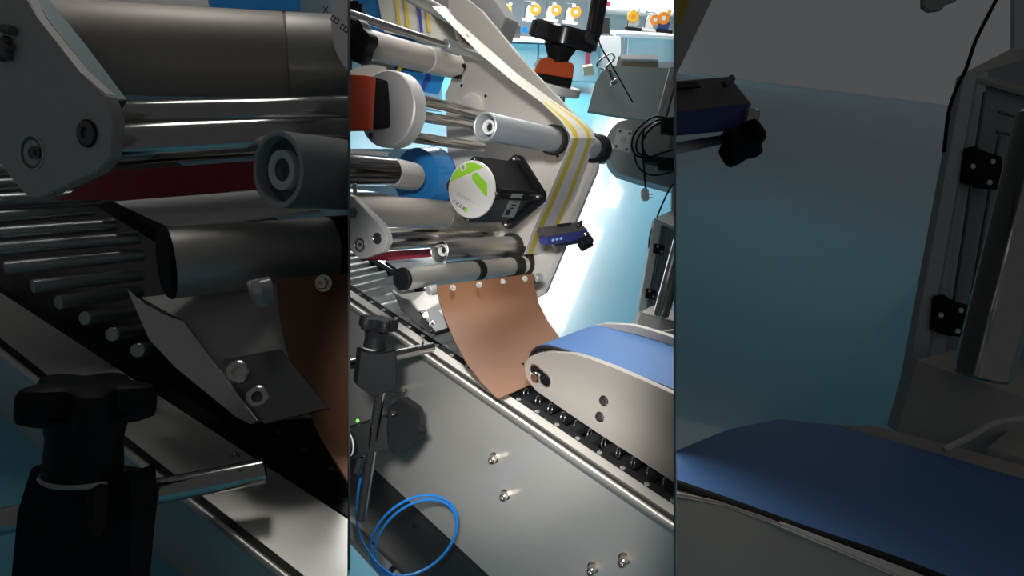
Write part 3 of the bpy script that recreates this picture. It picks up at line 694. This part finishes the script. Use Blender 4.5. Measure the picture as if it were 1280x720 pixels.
obj('clip_stem', rod(P(761, 87, 1.6), P(767, 104, 1.6), .005), 'chrome', cw)
obj('clip_foot', rod(P(763, 104, 1.6), P(771, 101, 1.6), .006), 'chrome', cw)

# ---------------------------------------------------------------- right side machine (middle bay)
gpn = thing('grey_green_cover', P(790, 120, 2.3), 'grey-green folded sheet metal cover below the cardboard box', 'cover')
obj('cover_front', quadp([(760, 82, 2.35), (860, 86, 2.35), (848, 152, 2.25), (795, 149, 2.25), (752, 90, 2.33)], .01), 'greygreen', gpn)
obj('cover_side', quadp([(752, 90, 2.33), (796, 149, 2.24), (735, 138, 2.22), (744, 104, 2.28)], .01), 'greygreen', gpn, 'lighter folded left side')
bx = thing('cardboard_box', P(800, 80, 3.0), 'open cardboard box standing behind the grey-green cover', 'box')
obj('box_front', quadp([(777, 73, 3.0), (822, 74, 3.0), (824, 90, 3.0), (778, 90, 3.0)], .2), 'cardboard', bx)
obj('box_flap', quadp([(775, 68, 3.02), (821, 69, 3.02), (823, 74.5, 2.98), (777, 73.5, 2.98)], .01), 'table_white', bx, 'pale open flap')
obj('box_side', quadp([(773, 70, 3.03), (778, 73, 2.99), (776, 86, 2.99), (770, 84, 3.03)], .01), 'cardboard', bx)
fm = thing('aluminium_frame', P(830, 120, 2.1), 'slim aluminium profile beside the dark cables at the right', 'frame')
for k, (a, w_, m_) in enumerate(((0, 4, 'housing'), (5, 5, 'aluminium_soft'), (11, 2, 'dark_steel'))):
    obj('profile', quadp([(838+a, 84, 2.1), (838+a+w_, 84, 2.1), (820+a+w_, 152, 2.1), (820+a, 152, 2.1)], .02), m_, fm)
hs_ = thing('drive_housing', P(800, 220, 2.0), 'grey rounded drive housing with a bolted square bracket', 'housing')
hp = [(766, 158), (776, 150), (792, 149), (860, 160), (860, 239), (842, 236), (800, 225), (774, 217), (765, 206), (759, 188), (760, 170)]
obj('housing_body', flat(hp, 2.0, .08, .004), 'housing', hs_)
obj('bracket_plate', flat([(772, 160), (790, 163), (788, 191), (767, 185)], 1.99, .012, .001), 'sticker', hs_)
obj('bracket_boss', lathe(P(779, 175, 1.99), -FWD, [(0, .0095), (.004, .0095), (.004, .006), (.001, .005)], 28), 'aluminium_soft', hs_)
for q in ((775, 164), (787, 167), (770, 183), (783, 187)): obj('screw', bolt(P(*q, 1.99), -FWD, .004, .004), 'dark_steel', hs_)
obj('side_bracket', flat([(803, 168), (824, 160), (838, 164), (836, 186), (806, 196)], 1.985, .012, .001), 'block_beige', hs_, 'beige bracket')
obj('side_bracket', flat([(816, 200), (842, 204), (842, 216), (818, 213)], 1.985, .01, .001), 'plate_grey', hs_, 'drilled strip')
for q in ((818, 209), (822, 210), (827, 211)): obj('hole', lathe(P(*q, 1.983), -FWD, [(0, .002), (.001, .002)], 10), 'black_gloss', hs_)
bkx = thing('cable_block', P(832, 180, 1.9), 'black connector blocks holding the cable loops', 'connector')
obj('upper_block', flat([(828, 147), (850, 145), (850, 168), (828, 165)], 1.9, .03, .002), 'black_plastic', bkx)
obj('lower_block', flat([(806, 194), (850, 198), (850, 214), (826, 212), (824, 204), (806, 202)], 1.9, .03, .002), 'black_plastic', bkx)
gc = 'black cables looped over the drive housing'
loops = [('outermost thin black cable loop over the drive housing', [(836, 148), (818, 146), (802, 156), (792, 170), (790, 184), (797, 195), (812, 198)], .003),
         ('second black cable loop curving over the drive housing', [(838, 151), (822, 150), (806, 160), (797, 174), (796, 188), (806, 197)], .003),
         ('thick inner black cable loop over the drive housing', [(838, 155), (824, 154), (811, 163), (803, 177), (806, 192), (816, 199)], .004),
         ('lowest black cable loop sagging below the drive housing', [(793, 190), (796, 205), (806, 216), (822, 219), (850, 212)], .0025),
         ('black cable slanting up to the right from the lower block', [(808, 199), (825, 192), (850, 184)], .003),
         ('black cable falling right of the white plug towards the cabinet', [(850, 222), (838, 235), (828, 255), (820, 275)], .0025)]
for lb, pts, r in loops: obj('cable', tube([P(a, b, 1.93) for a, b in pts], r, 8), 'black_plastic', None, lb, 'cable', gc)
pg = thing('plug', P(807, 240, 1.9), 'pale grey mains plug dangling on a black cable', 'plug')
obj('plug_body', flat([(802, 236), (806, 234), (811, 236), (812, 250), (804, 251), (802, 248)], 1.9, .02, .003), 'white_plastic', pg)
obj('plug_cable', tube([P(a, b, 1.91) for a, b in ((805, 160), (803, 180), (805, 210), (807, 235))], .003, 8), 'black_plastic', pg, 'black cable')
for b in (243, 247): obj('pin', rod(P(811, b, 1.9), P(816, b, 1.9), .0012), 'dark_steel', pg)

cab = thing('machine_cabinet', on(800, 415, 2, .4), 'pale grey machine cabinet of slotted profiles at the right of the floor', 'cabinet')
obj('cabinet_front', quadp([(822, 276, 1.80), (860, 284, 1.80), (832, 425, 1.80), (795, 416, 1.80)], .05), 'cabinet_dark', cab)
obj('corner_profile', quadp([(818, 274, 1.78), (828, 277, 1.78), (803, 412, 1.78), (795, 409, 1.78)], .03, .001), 'cabinet', cab, 'pale corner profile')
obj('top_plate', quadp([(818, 273, 1.78), (846, 260, 1.95), (870, 262, 1.95), (850, 286, 1.78)], .008), 'cabinet', cab)
obj('upper_panel', quadp([(840, 232, 1.95), (860, 232, 1.95), (860, 270, 1.95), (839, 262, 1.95)], .01), 'cabinet', cab)
for a, b in (((827, 283), (812, 392)), ((836, 296), (818, 392)), ):
    obj('slot_line', rod(P(*a, 1.776), P(*b, 1.776), .0022, n=8), 'dark_steel', cab)
for q in ((824, 311), (814, 367)):
    hg = obj('hinge', flat([(q[0]-6, q[1]-7), (q[0]+7, q[1]-4), (q[0]+5, q[1]+8), (q[0]-7, q[1]+5)], 1.77, .012, .001), 'black_plastic', cab, 'black hinge block')
    for e in ((-2, -3), (3, 4)): obj('hinge_screw', lathe(P(q[0]+e[0], q[1]+e[1], 1.769), -FWD, [(0, .0035), (.001, .003)], 12), 'aluminium', hg)
obj('edge_seal', tube([P(a, b, 1.79) for a, b in ((816, 284), (812, 296), (811, 310), (813, 300))], .002, 6), 'black_plastic', cab)
ps = thing('support_post', P(830, 395, 1.5), 'polished round steel post on a beige block behind the blue belt', 'post')
obj('post_body', rod(P(826, 395, 1.5), P(856, 285, 1.45), .017), 'chrome', ps)
obj('block_top', quadp([(801, 390, 1.55), (816, 382, 1.62), (870, 392, 1.62), (870, 412, 1.5), (845, 402, 1.5)], .004), 'block_beige', ps)
obj('block_front', prism([P(*q) for q in ((801, 390, 1.55), (848, 403, 1.5), (858, 430, 1.5), (793, 418, 1.55))], FWD*.05, .001), 'block_beige', ps)
obj('cable', tube([P(*q) for q in ((812, 424, 1.40), (824, 417, 1.40), (834, 414, 1.41), (850, 412, 1.4))], .0025, 8), 'cream', None, 'cream cable behind the blue belt at the right', 'cable')

# ---------------------------------------------------------------- far background
def far(x, y, v): return onp(x, y, hf*v, hf)
tb = thing('workbench', hall(.5, 12, 0), 'long pale blue workbench across the far side of the hall', 'workbench')
def farp(pts, v, th): return prism([far(a, b, v) for a, b in pts], hf*th, 0)
obj('bench_top', prism([far(520, 43, 11.5), far(752, 54, 11.5), far(752, 54, 11.5)+hf*.9, far(520, 43, 11.5)+hf*.9], WZ*-.04), 'table_white', tb)
for k in range(5):
    a = 560+k*38
    obj('door', farp([(a, 52+k*1.2), (a+36, 53+k*1.2), (a+35, 98+k), (a-1, 97+k)], 11.6, .03), 'table_blue', tb)
obj('bench_body', farp([(520, 50), (752, 55), (750, 104), (520, 92)], 11.7, .6), 'table_blue', tb)
tb2 = thing('workbench', hall(1.6, 13, 0), 'white workbench at the far right carrying orange machines', 'workbench')
a_, b_ = far(770, 41, 10.6), far(860, 46, 10.6)
obj('bench_top', prism([a_, b_, b_+hf*.9, a_+hf*.9], WZ*-.05), 'table_white', tb2)
obj('bench_front', farp([(786, 46), (860, 49), (860, 78), (784, 76)], 10.75, .5), 'table_white', tb2)
obj('leg', farp([(781, 45), (785, 45), (783, 78), (779, 78)], 10.62, .06), 'aluminium', tb2)
obj('storage_cabinet', farp([(752, 46), (776, 47), (776, 90), (750, 88)], 12.2, .5), 'table_white', None, 'white cabinet behind the thin black wire', 'cabinet')
obj('fire_cabinet', farp([(733, 55), (738, 55), (737, 88), (731, 88)], 11.4, .1), 'crimson', None, 'narrow dark red box between the far workbenches', 'box')
obj('door_frame', farp([(735, -20), (747, -20), (744, 46), (733, 46)], 14.5, .1), 'cabinet_dark', None, 'dark grey door frame beside the black pole in the far wall', 'door frame')
obj('notice', farp([(757, 1), (763, 1), (763, 8), (757, 8)], 12.0, .02), 'crimson', None, 'small red notice by the top edge right of the pole', 'sign')
def wire_machine(x, y, v, s, kind, label):
    """small bench machine: base, body, reel, arm and post"""
    c = far(x, y, v); k = s*v/F
    t = thing('wire_machine', c, label, 'machine', 'orange and white machines on the far workbenches')
    ax = (hr, WZ, hf)
    obj('base', box(c+WZ*1.5*k, ax, (8*k, 1.5*k, 5*k), k*.3), 'black_plastic' if kind else 'white_plastic', t)
    obj('body', prism([c+hr*a*k+WZ*b*k for a, b in ((-5, 3), (4, 3), (5, 9), (1, 15), (-3, 17), (-6, 10))], hf*5*k, k*.4), ('machine_blue' if kind == 2 else 'white_plastic'), t)
    rcn = c+hr*(-2*k if kind else 5*k)+WZ*13*k-hf*k
    obj('reel', lathe(rcn, hf, [(0, 5.5*k), (.5*k, 6*k), (2*k, 6*k), (2.5*k, 5.5*k)], 24), 'amber' if kind == 1 else 'orange', t)
    obj('reel_hub', lathe(rcn-hf*.4*k, hf, [(0, 2*k), (.5*k, 2.2*k)], 16), 'white_plastic' if kind != 1 else 'orange', t)
    obj('post', rod(c+hr*(-6*k)+WZ*3*k, c+hr*(-6.5*k)+WZ*21*k, .5*k, n=8), 'dark_steel', t)
    obj('arm', rod(c+hr*(-8*k)+WZ*20*k, c+hr*(4*k)+WZ*21*k, .5*k, n=8), 'dark_steel', t)
    obj('head', box(c+hr*2*k+WZ*19*k, ax, (2*k, 1.5*k, 2*k), .3*k), 'amber' if kind == 2 else 'white_plastic', t)
for a in ((634, 26, 11.9, .95, 1, 'orange-reel machine leftmost on the far blue bench, beside the grey housing'),
          (662, 27, 11.9, 1.05, 0, 'white machine with orange reel, second from the left on the far bench'),
          (688, 27, 11.9, 1.0, 0, 'white machine with orange reel on the far bench above the handwheel'),
          (712, 30, 11.9, 1.05, 0, 'white machine with orange reel on the far bench just left of the black pole'),
          (791, 38, 10.9, 1.15, 1, 'machine with amber disc, leftmost on the far white bench'),
          (811, 39, 10.9, 1.0, 0, 'machine with orange reel in the middle of the far white bench'),
          (829, 41, 10.9, 1.2, 2, 'blue-bodied orange machine rightmost on the far white bench')):
    wire_machine(*a)
obj('parts_bin', farp([(652, 34), (659, 34), (659, 41), (652, 41)], 11.7, .2), 'hose', None, 'small blue bin on the far bench left of the handwheel', 'bin')
obj('bench_box', farp([(633, 32), (650, 32), (650, 48), (633, 47)], 11.75, .2), 'dark_steel', None, 'dark framed box below the leftmost far machine', 'box')
obj('bench_box', farp([(748, 22), (762, 22), (762, 42), (747, 42)], 12.5, .2), 'dark_rubber', None, 'dark box right of the pole on the far side', 'box')
obj('carton', farp([(729, 84), (741, 82), (743, 94), (730, 95)], 9.0, .25), 'cardboard', None, 'brown carton on the floor beside the chrome clip', 'box')

# ================================================================ dim left bay
BAY = 'l'
D = 1.7
def Lp(x, y, d=D): return P(x, y, d)
# side rail
ZL = .26
def onz(pts, z): return [on(a, b, 2, z) for a, b in pts]
lr = thing('wide_side_rail', on(200, 560, 2, ZL), 'wide dim steel rail crossing the dark left bay below the big rollers', 'conveyor')
q = onz([(-60, 326), (470, 672), (470, 790), (-60, 375)], ZL)
obj('top_flange', prism(q, WZ*-.006), 'steel_top', lr)
q = onz([(-60, 375), (470, 790), (470, 806), (-60, 387)], ZL-.002)
obj('lip_groove', prism(q, WZ*-.02), 'dark_rubber', lr, 'dark groove')
ra, rb = on(-60, 392, 2, ZL-.002), on(470, 813, 2, ZL-.002)
obj('rolled_lip', tube([ra, rb], .010, 18, smooth=0), 'steel_top', lr)
obj('front_panel', prism([ra, rb, rb-WZ*.42, ra-WZ*.42], V(((rb-ra).y, -(rb-ra).x, 0)).normalized()*-.004), 'steel', lr)
# roller bed
lb_ = thing('wide_roller_bed', on(60, 300, 2, ZL), 'dim bed of thick steel rollers in the dark left bay', 'conveyor')
obj('side_strip', prism(onz([(-40, 318), (470, 650), (470, 668), (-60, 326)], ZL-.012)[:4], WZ*-.05), 'black_plastic', lb_)
e0 = [on(-30, 310, 2, ZL-.01), on(460, 640, 2, ZL-.01)]
obj('bed_pan', prism([P(-60, 150, 2.3), P(200, 190, 2.6), P(445, 330, 2.3), P(470, 660, 1.9), P(-60, 320, 1.95)], WZ*-.02), 'dark_rubber', lb_)
bars = [(-25, 214, 60, 211), (-25, 232, 90, 226), (-25, 251, 125, 244), (-25, 272, 118, 262), (-25, 293, 145, 281), (-15, 312, 175, 297), (5, 335, 180, 318), (40, 358, 178, 343), (72, 378, 176, 364), (105, 398, 178, 388), (140, 418, 185, 411), (172, 438, 196, 434)]
for (a, b, c, d) in bars:
    obj('roller', rod(P(a, b, 1.78), P(c, d, 1.98), .0185, n=20), 'roller_steel', lb_)
obj('bed_end_plate', quadp([(118, 256, 1.95), (142, 252, 1.95), (205, 292, 1.9), (190, 300, 1.9)], .01), 'dark_rubber', lb_)
for k in range(10):
    a, b = 150+k*33, 408+k*21.7
    obj('strip_screw', bolt(on(a, b+4, 2, ZL-.012), WZ, .006, .005), 'dark_steel', lb_)
# big rollers
shaft((60, 58), 1.75, (362, 70), 1.95, .118, 'roller_beige', 'pressure_roller', 'very wide dim brown-grey roller across the top of the dark left bay', 'roller')
shaft((355, 70), 1.95, (470, 74), 2.02, .120, 'aluminium_soft', 'roller_sleeve', 'dull sleeve at the right end of the wide dim roller, top of the left bay', 'roller')
g4 = 'dim polished shafts in the dark left bay'
shaft((120, 146), 1.60, (470, 136), 1.80, .036, 'chrome', 'polished_shaft', 'upper dim polished shaft behind the big end plate', 'shaft', g4)
shaft((120, 182), 1.58, (470, 162), 1.82, .050, 'chrome', 'polished_shaft', 'lower dim polished shaft, thicker, behind the big end plate', 'shaft', g4)
obj('red_strip', quadp([(70, 250, 1.85), (140, 214, 1.85), (330, 200, 1.9), (330, 236, 1.9), (160, 250, 1.85)], .004), 'crimson', None, 'dim dark red strip under the polished shafts in the left bay', 'strip')
obj('film_sheet', quadp([(258, -10, 2.15), (375, -10, 2.15), (375, 14, 2.15), (262, 10, 2.15)], .003), 'blue_film', None, 'dim blue film glimpsed at the top edge of the left bay', 'film')
obj('white_panel', quadp([(120, -20, 2.2), (262, -20, 2.2), (262, 8, 2.2), (120, 4, 2.2)], .003), 'white_sheet', None, 'dim pale panel at the top edge of the left bay', 'panel')
le = thing('large_end_plate', P(60, 240, 1.5), 'big dim machined end plate with two bearing holes at the upper left', 'plate')
AL = (R @ V((.35, .10, -.93))).normalized()
l0 = P(60, 150, 1.5)
obj('plate_body', plate([(-40, -40), (24, -20), (45, 22), (100, 90), (132, 118), (142, 150), (138, 196), (122, 214), (48, 248), (32, 244), (14, 222), (-40, 150)], l0, AL, .03, .003), 'plate_grey', le)
obj('plate_bevel', quadp([(22, -10, 1.52), (54, -10, 1.58), (110, 60, 1.6), (158, 124, 1.6), (134, 124, 1.53), (100, 86, 1.52), (46, 22, 1.52)], .01), 'table_blue', le, 'blue-grey bevelled edge')
c = onp(40, 191, l0, AL)
obj('bearing_recess', lathe(c, -AL, [(-.02, .036), (.001, .036), (.001, .029), (-.012, .028), (-.012, .016), (.0, .014)], 36), 'dark_steel', le)
obj('recess_rim', ring(c-AL*.001, AL, .038, .003, 40), 'aluminium', le)
obj('bearing_pin', lathe(onp(46, 191, l0, AL), -AL, [(-.006, .014), (.004, .014), (.004, .008), (0, .006)], 24), 'dark_steel', le)
c = onp(110, 167, l0, AL)
obj('socket_screw', bolt(c, -AL, .026, .008), 'dark_steel', le)
obj('socket_rim', ring(c-AL*.003, AL, .027, .003, 40), 'black_gloss', le)
obj('adjusting_screw', knob(onp(10, 62, l0, AL), -AL, .030, .02, 6), 'dark_steel', le)
obj('adjusting_pin', rod(onp(4, 36, l0, AL), onp(22, 40, l0, AL)-AL*.01, .010), 'dark_steel', le)
hollow_roller('wide_guide_roller', (347, 212), 1.6, .40, .0905, 'anodised', 'big dim open-ended roller at the right of the dark left bay', None)
lt_ = thing('wide_peel_table', P(260, 265, 1.9), 'dim white table plate between the big open roller and black-capped roller', 'table')
obj('table_top', quadp([(142, 252, 1.98), (318, 238, 2.1), (400, 262, 1.95), (212, 284, 1.80)], .008), 'white_sheet', lt_)
obj('table_edge', quadp([(139, 252, 1.975), (209, 284, 1.795), (204, 291, 1.795), (138, 258, 1.975)], .01), 'dark_rubber', lt_)
lc_ = thing('wide_drive_roller', P(200, 330, 1.65), 'big dim roller with black end cap above the dark brown sheet in the left bay', 'roller')
c0, c1 = P(206, 329, 1.62), P(470, 306, 1.95); ca = (c1-c0).normalized()
obj('end_cap', lathe(c0-ca*.004, ca, [(0, .079), (.006, .086), (.012, .088)], 48), 'black_plastic', lc_, 'black end cap')
obj('roller_body', lathe(c0+ca*.008, ca, [(0, .0865), (.42, .0865)], 48), 'aluminium_soft', lc_)
obj('rubber_ring', lathe(c0+ca*.41, ca, [(0, .086), (.002, .09), (.2, .09), (.202, .086)], 48), 'black_plastic', lc_, 'black rubber ring')
lg = thing('large_guide_bracket', P(250, 450, 1.6), 'big dim bent bracket plate with two bolts in the dark left bay', 'bracket')
obj('bracket_face', quadp([(158, 360, 1.7), (176, 378, 1.68), (202, 392, 1.66), (230, 402, 1.66), (262, 446, 1.6), (322, 526, 1.5), (314, 530, 1.5), (296, 522, 1.52), (220, 460, 1.62), (186, 424, 1.66)], .008, .001), 'aluminium', lg, 'pale bent face')
obj('bracket_side', quadp([(176, 372, 1.74), (345, 352, 1.74), (405, 520, 1.66), (322, 528, 1.54), (230, 402, 1.68)], .008), 'plate_grey', lg)
obj('bolt_plate', quadp([(276, 450, 1.60), (350, 436, 1.6), (410, 510, 1.55), (330, 530, 1.5)], .01, .001), 'dark_steel', lg, 'darker bolted plate')
for a, b in ((300, 466), (325, 497)): obj('bolt', bolt(P(a, b, 1.55), -FWD+WZ*.3, .026, .02), 'brass', lg)
ls = thing('dark_brown_sheet', P(420, 590, 1.5), 'dim brown plastic sheet at the right edge of the dark left bay', 'sheet')
Lx = [(345, 348, 1.62), (348, 385, 1.61), (356, 430, 1.60), (374, 485, 1.58), (400, 545, 1.55), (440, 612, 1.48), (470, 660, 1.44)]
obj('sheet_body', solid([[P(*a), P((a[0]+480)/2, a[1]-4, a[2]+.06), P(480, a[1]-8, a[2]+.12)] for a in Lx], .004), 'brown_sheet', ls)
obj('screw', hexbolt(P(405, 354, 1.66), -FWD, .016, .03), 'brass', ls)
obj('clear_cap', rod(P(312, 369, 1.60), P(342, 362, 1.62), .034), 'clear', ls, 'clear plastic end cap')
obj('clear_nut', lathe(P(316, 368, 1.585), (P(342, 362, 1.62)-P(312, 369, 1.60)), [(0, .03), (.012, .036), (.02, .036)], 6), 'clear', ls)
mm = obj('motor_end', lathe(P(468, 20, 1.75), A, [(0, .16), (.01, .165)], 56), 'sticker', None, 'dim round white motor end peeping in at the top right of the left bay', 'motor')
BAYm = bmesh.new()
for k in range(3):
    b0 = (404+k*12, 8+k*11)
    for (x0_, y0_, x1_, y1_) in ((0, 0, 8, 6), (-3, 5, 5, 11), (0, 0, -3, 5), (8, 6, 5, 11), (4, 3, 1, 8)) if k else ((0, 0, 6, 8), (6, 0, 0, 8)):
        tube([P(b0[0]+x0_, b0[1]+y0_, 1.70), P(b0[0]+x1_, b0[1]+y1_, 1.70)], .0012, 6, BAYm, smooth=0)
cap = obj('caption', BAYm, 'black_plastic', mm, 'dark lettering')
# big clamp
lk = thing('large_clamp_stand', P(100, 700, 1.3), 'big black cross clamp with lobed knob at the lower left in the dark bay', 'clamp')
obj('horizontal_rod', rod(P(-50, 662, 1.30), P(332, 588, 1.46), .0265), 'chrome', lk)
obj('rod_button', rod(P(292, 572, 1.40), P(297, 568, 1.40), .009), 'dark_steel', lk)
obj('clamp_block', prism([P(*q) for q in ((38, 584, 1.28), (56, 588, 1.25), (150, 604, 1.25), (164, 590, 1.28), (166, 640, 1.28), (156, 760, 1.28), (8, 760, 1.28), (22, 640, 1.28))], FWD*.09, .004), 'black_plastic', lk)
obj('block_slot', flat([(108, 616), (122, 606), (136, 610), (132, 660), (122, 676), (110, 660)], 1.238, .01), 'black_gloss', lk)
obj('clamp_rib', rod(P(114, 612, 1.24), P(112, 650, 1.24), .006), 'black_plastic', lk)
kd = dirp(104, 606, 1.28, 110, 500, 1.27)
obj('collar', lathe(P(104, 596, 1.29), kd, [(0, .070), (.004, .073), (.009, .070)], 48), 'clear', lk, 'pale washer below the knob')
obj('knob_neck', lathe(P(104, 592, 1.29), kd, [(0, .068), (.07, .064), (.10, .070), (.12, .082)], 48), 'black_plastic', lk)
obj('knob_head', knob(P(108, 524, 1.285), kd, .118, .072, 5, depth=.2), 'black_plastic', lk, 'lobed clamp knob')

# ================================================================ dim right bay
BAY = 'r'
rw = thing('wide_mounting_plate', P(850, 60, 1.6), 'dim plate edge with yellow line at the top left of the right bay', 'plate')
obj('plate_edge', quadp([(820, -40, 1.6), (906, -40, 1.6), (890, 0, 1.6), (848, 88, 1.6), (820, 130, 1.6)], .03), 'plate_grey', rw)
obj('yellow_line', quadp([(820, -40, 1.59), (876, -40, 1.59), (858, 12, 1.59), (830, 70, 1.59)], .004), 'yellow', rw)
rs = thing('large_label_sensor', P(890, 170, 1.5), 'big dim blue fork sensor with black knob in the dark right bay', 'sensor')
obj('sensor_cap', quadp([(820, 103, 1.5), (912, 95, 1.6), (940, 130, 1.55), (820, 146, 1.45)], .015, .002), 'sensor_grey', rs, 'dark grey top')
obj('sensor_side', quadp([(820, 142, 1.448), (940, 129, 1.548), (930, 162, 1.55), (820, 172, 1.45)], .03, .002), 'ink_blue', rs, 'dark blue side')
obj('slot', quadp([(820, 104, 1.488), (872, 102, 1.53), (876, 108, 1.52), (820, 112, 1.478)], .004), 'black_gloss', rs)
obj('cable_lug', rod(P(905, 106, 1.54), P(916, 97, 1.55), .008), 'dark_steel', rs)
obj('bracket', quadp([(820, 182, 1.52), (905, 168, 1.58), (912, 178, 1.58), (820, 197, 1.52)], .008, .001), 'aluminium', rs, 'thin steel bracket')
obj('knob_neck', rod(P(938, 138, 1.55), P(934, 164, 1.55), .022), 'chrome', rs)
obj('thumb_knob', knob(P(920, 168, 1.54), dirp(920, 168, 1.54, 945, 206, 1.50), .058, .055, 4, depth=.2), 'black_plastic', rs)
rt = obj('drive_housing', flat([(1154, -30), (1206, -30), (1196, 1), (1183, 4), (1178, 12), (1162, 14), (1154, 8)], 2.4, .02, .002), 'housing', None, 'dim grey tip of a machine housing at the top edge of the right bay', 'housing')
rcab = thing('large_cabinet', on(1130, 520, 2, .3), 'big dim machine cabinet of slotted profiles at the right side', 'cabinet')
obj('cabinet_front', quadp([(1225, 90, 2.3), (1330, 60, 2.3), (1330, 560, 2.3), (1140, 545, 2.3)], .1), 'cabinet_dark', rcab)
obj('corner_profile', quadp([(1205, 92, 2.26), (1222, 88, 2.26), (1142, 545, 2.26), (1122, 536, 2.26)], .04, .002), 'cabinet', rcab, 'pale corner profile')
obj('inner_profile', quadp([(1224, 88, 2.28), (1236, 90, 2.28), (1166, 545, 2.28), (1144, 545, 2.28)], .03, .002), 'cabinet', rcab)
obj('top_plate', quadp([(1203, 92, 2.27), (1262, 62, 2.5), (1330, 60, 2.5), (1330, 130, 2.27), (1215, 96, 2.27)], .012), 'block_beige', rcab)
obj('upper_panel', quadp([(1268, -30, 2.5), (1330, -30, 2.5), (1330, 80, 2.5), (1268, 62, 2.5)], .02), 'cabinet', rcab)
for a, b in (((1231, 115), (1186, 420)), ((1250, 165), (1206, 420)), ((1245, 165), (1285, 172)), ((1248, 140), (1285, 150))):
    obj('slot_line', rod(P(*a, 2.255), P(*b, 2.255), .0055, n=8), 'dark_steel', rcab)
for q in ((1230, 210), (1190, 396)):
    hg = obj('hinge', flat([(q[0]-20, q[1]-26), (q[0]-8, q[1]-28), (q[0]-5, q[1]-22), (q[0]+24, q[1]-14), (q[0]+22, q[1]+26), (q[0]-2, q[1]+24), (q[0]-24, q[1]+16)], 2.24, .03, .003), 'black_plastic', rcab, 'black hinge block')
    for e in ((11, -8), (7, 18), (-14, -2)): obj('hinge_screw', lathe(P(q[0]+e[0], q[1]+e[1], 2.238), -FWD, [(0, .010), (.003, .008)], 16), 'aluminium', hg)
obj('cable', tube([P(*q, 2.24) for q in ((1256, -20), (1240, 10), (1220, 50), (1208, 85), (1196, 110), (1186, 140), (1180, 190))], .006, 10), 'black_plastic', None, 'black cable running down to the big dim cabinet corner', 'cable')
rp = thing('large_support_post', P(1230, 470, 1.9), 'big dim polished post on a brown-grey block at the right edge', 'post')
obj('post_body', rod(P(1227, 472, 1.9), P(1312, 140, 1.8), .072), 'chrome', rp)
obj('block_top', quadp([(1146, 450, 2.0), (1192, 438, 2.15), (1340, 460, 2.15), (1340, 520, 1.9)], .006), 'block_beige', rp)
obj('block_front', quadp([(1146, 450, 2.0), (1340, 518, 1.9), (1340, 600, 1.9), (1120, 540, 2.0)], .1, .002), 'block_beige', rp)
obj('cable', tube([P(*q) for q in ((1180, 562, 1.8), (1215, 545, 1.8), (1240, 530, 1.8), (1270, 524, 1.8), (1300, 522, 1.8))], .008, 10), 'cream', None, 'dim cream cable behind the dark blue belt', 'cable')
obj('rear_block', quadp([(1232, 560, 1.85), (1262, 534, 1.95), (1330, 528, 1.95), (1330, 590, 1.8)], .04, .004), 'block_beige', None, 'dim rounded block at the right edge above the dark blue belt', 'block')
rb_ = thing('large_belt_arm', P(1000, 640, 1.4), 'big dim pressing belt arm with wide dark blue belt in the right bay', 'belt')
blt = [(820, 594, 1.30), (842, 600, 1.30), (900, 620, 1.29), (1000, 656, 1.28), (1100, 690, 1.26), (1200, 728, 1.24), (1320, 775, 1.22)]
btf = [(820, 580, 1.45), (850, 563, 1.52), (910, 538, 1.72), (975, 525, 1.88), (1040, 532, 1.88), (1150, 562, 1.84), (1320, 612, 1.76)]
obj('belt', solid([[lerp(P(*a), P(*b), k/4) for k in range(5)] for a, b in zip(blt, btf)], .006), 'blue_belt', rb_)
obj('belt_edge', tube([P(a, b+4, c) for a, b, c in blt], .009, 10), 'dark_rubber', rb_, 'black cut edge of the belt')
obj('side_plate', prism([P(*q) for q in ((800, 612, 1.28), (850, 617, 1.28), (900, 627, 1.28), (960, 648, 1.27), (1320, 800, 1.2), (1320, 1100, 1.2), (800, 1100, 1.28))], FWD*.02, .004), 'arm_plate', rb_)
obj('plate_chamfer', quadp([(800, 606, 1.30), (850, 611, 1.30), (900, 623, 1.29), (1100, 698, 1.25), (1320, 782, 1.22), (1320, 806, 1.20), (960, 652, 1.268), (900, 631, 1.275), (850, 621, 1.278), (800, 616, 1.278)], .008), 'plate_grey', rb_, 'paler chamfered top edge')
obj('far_plate', quadp([(1045, 531, 1.9), (1100, 534, 1.9), (1320, 592, 1.8), (1320, 612, 1.78), (1150, 562, 1.86)], .01), 'arm_plate', rb_)
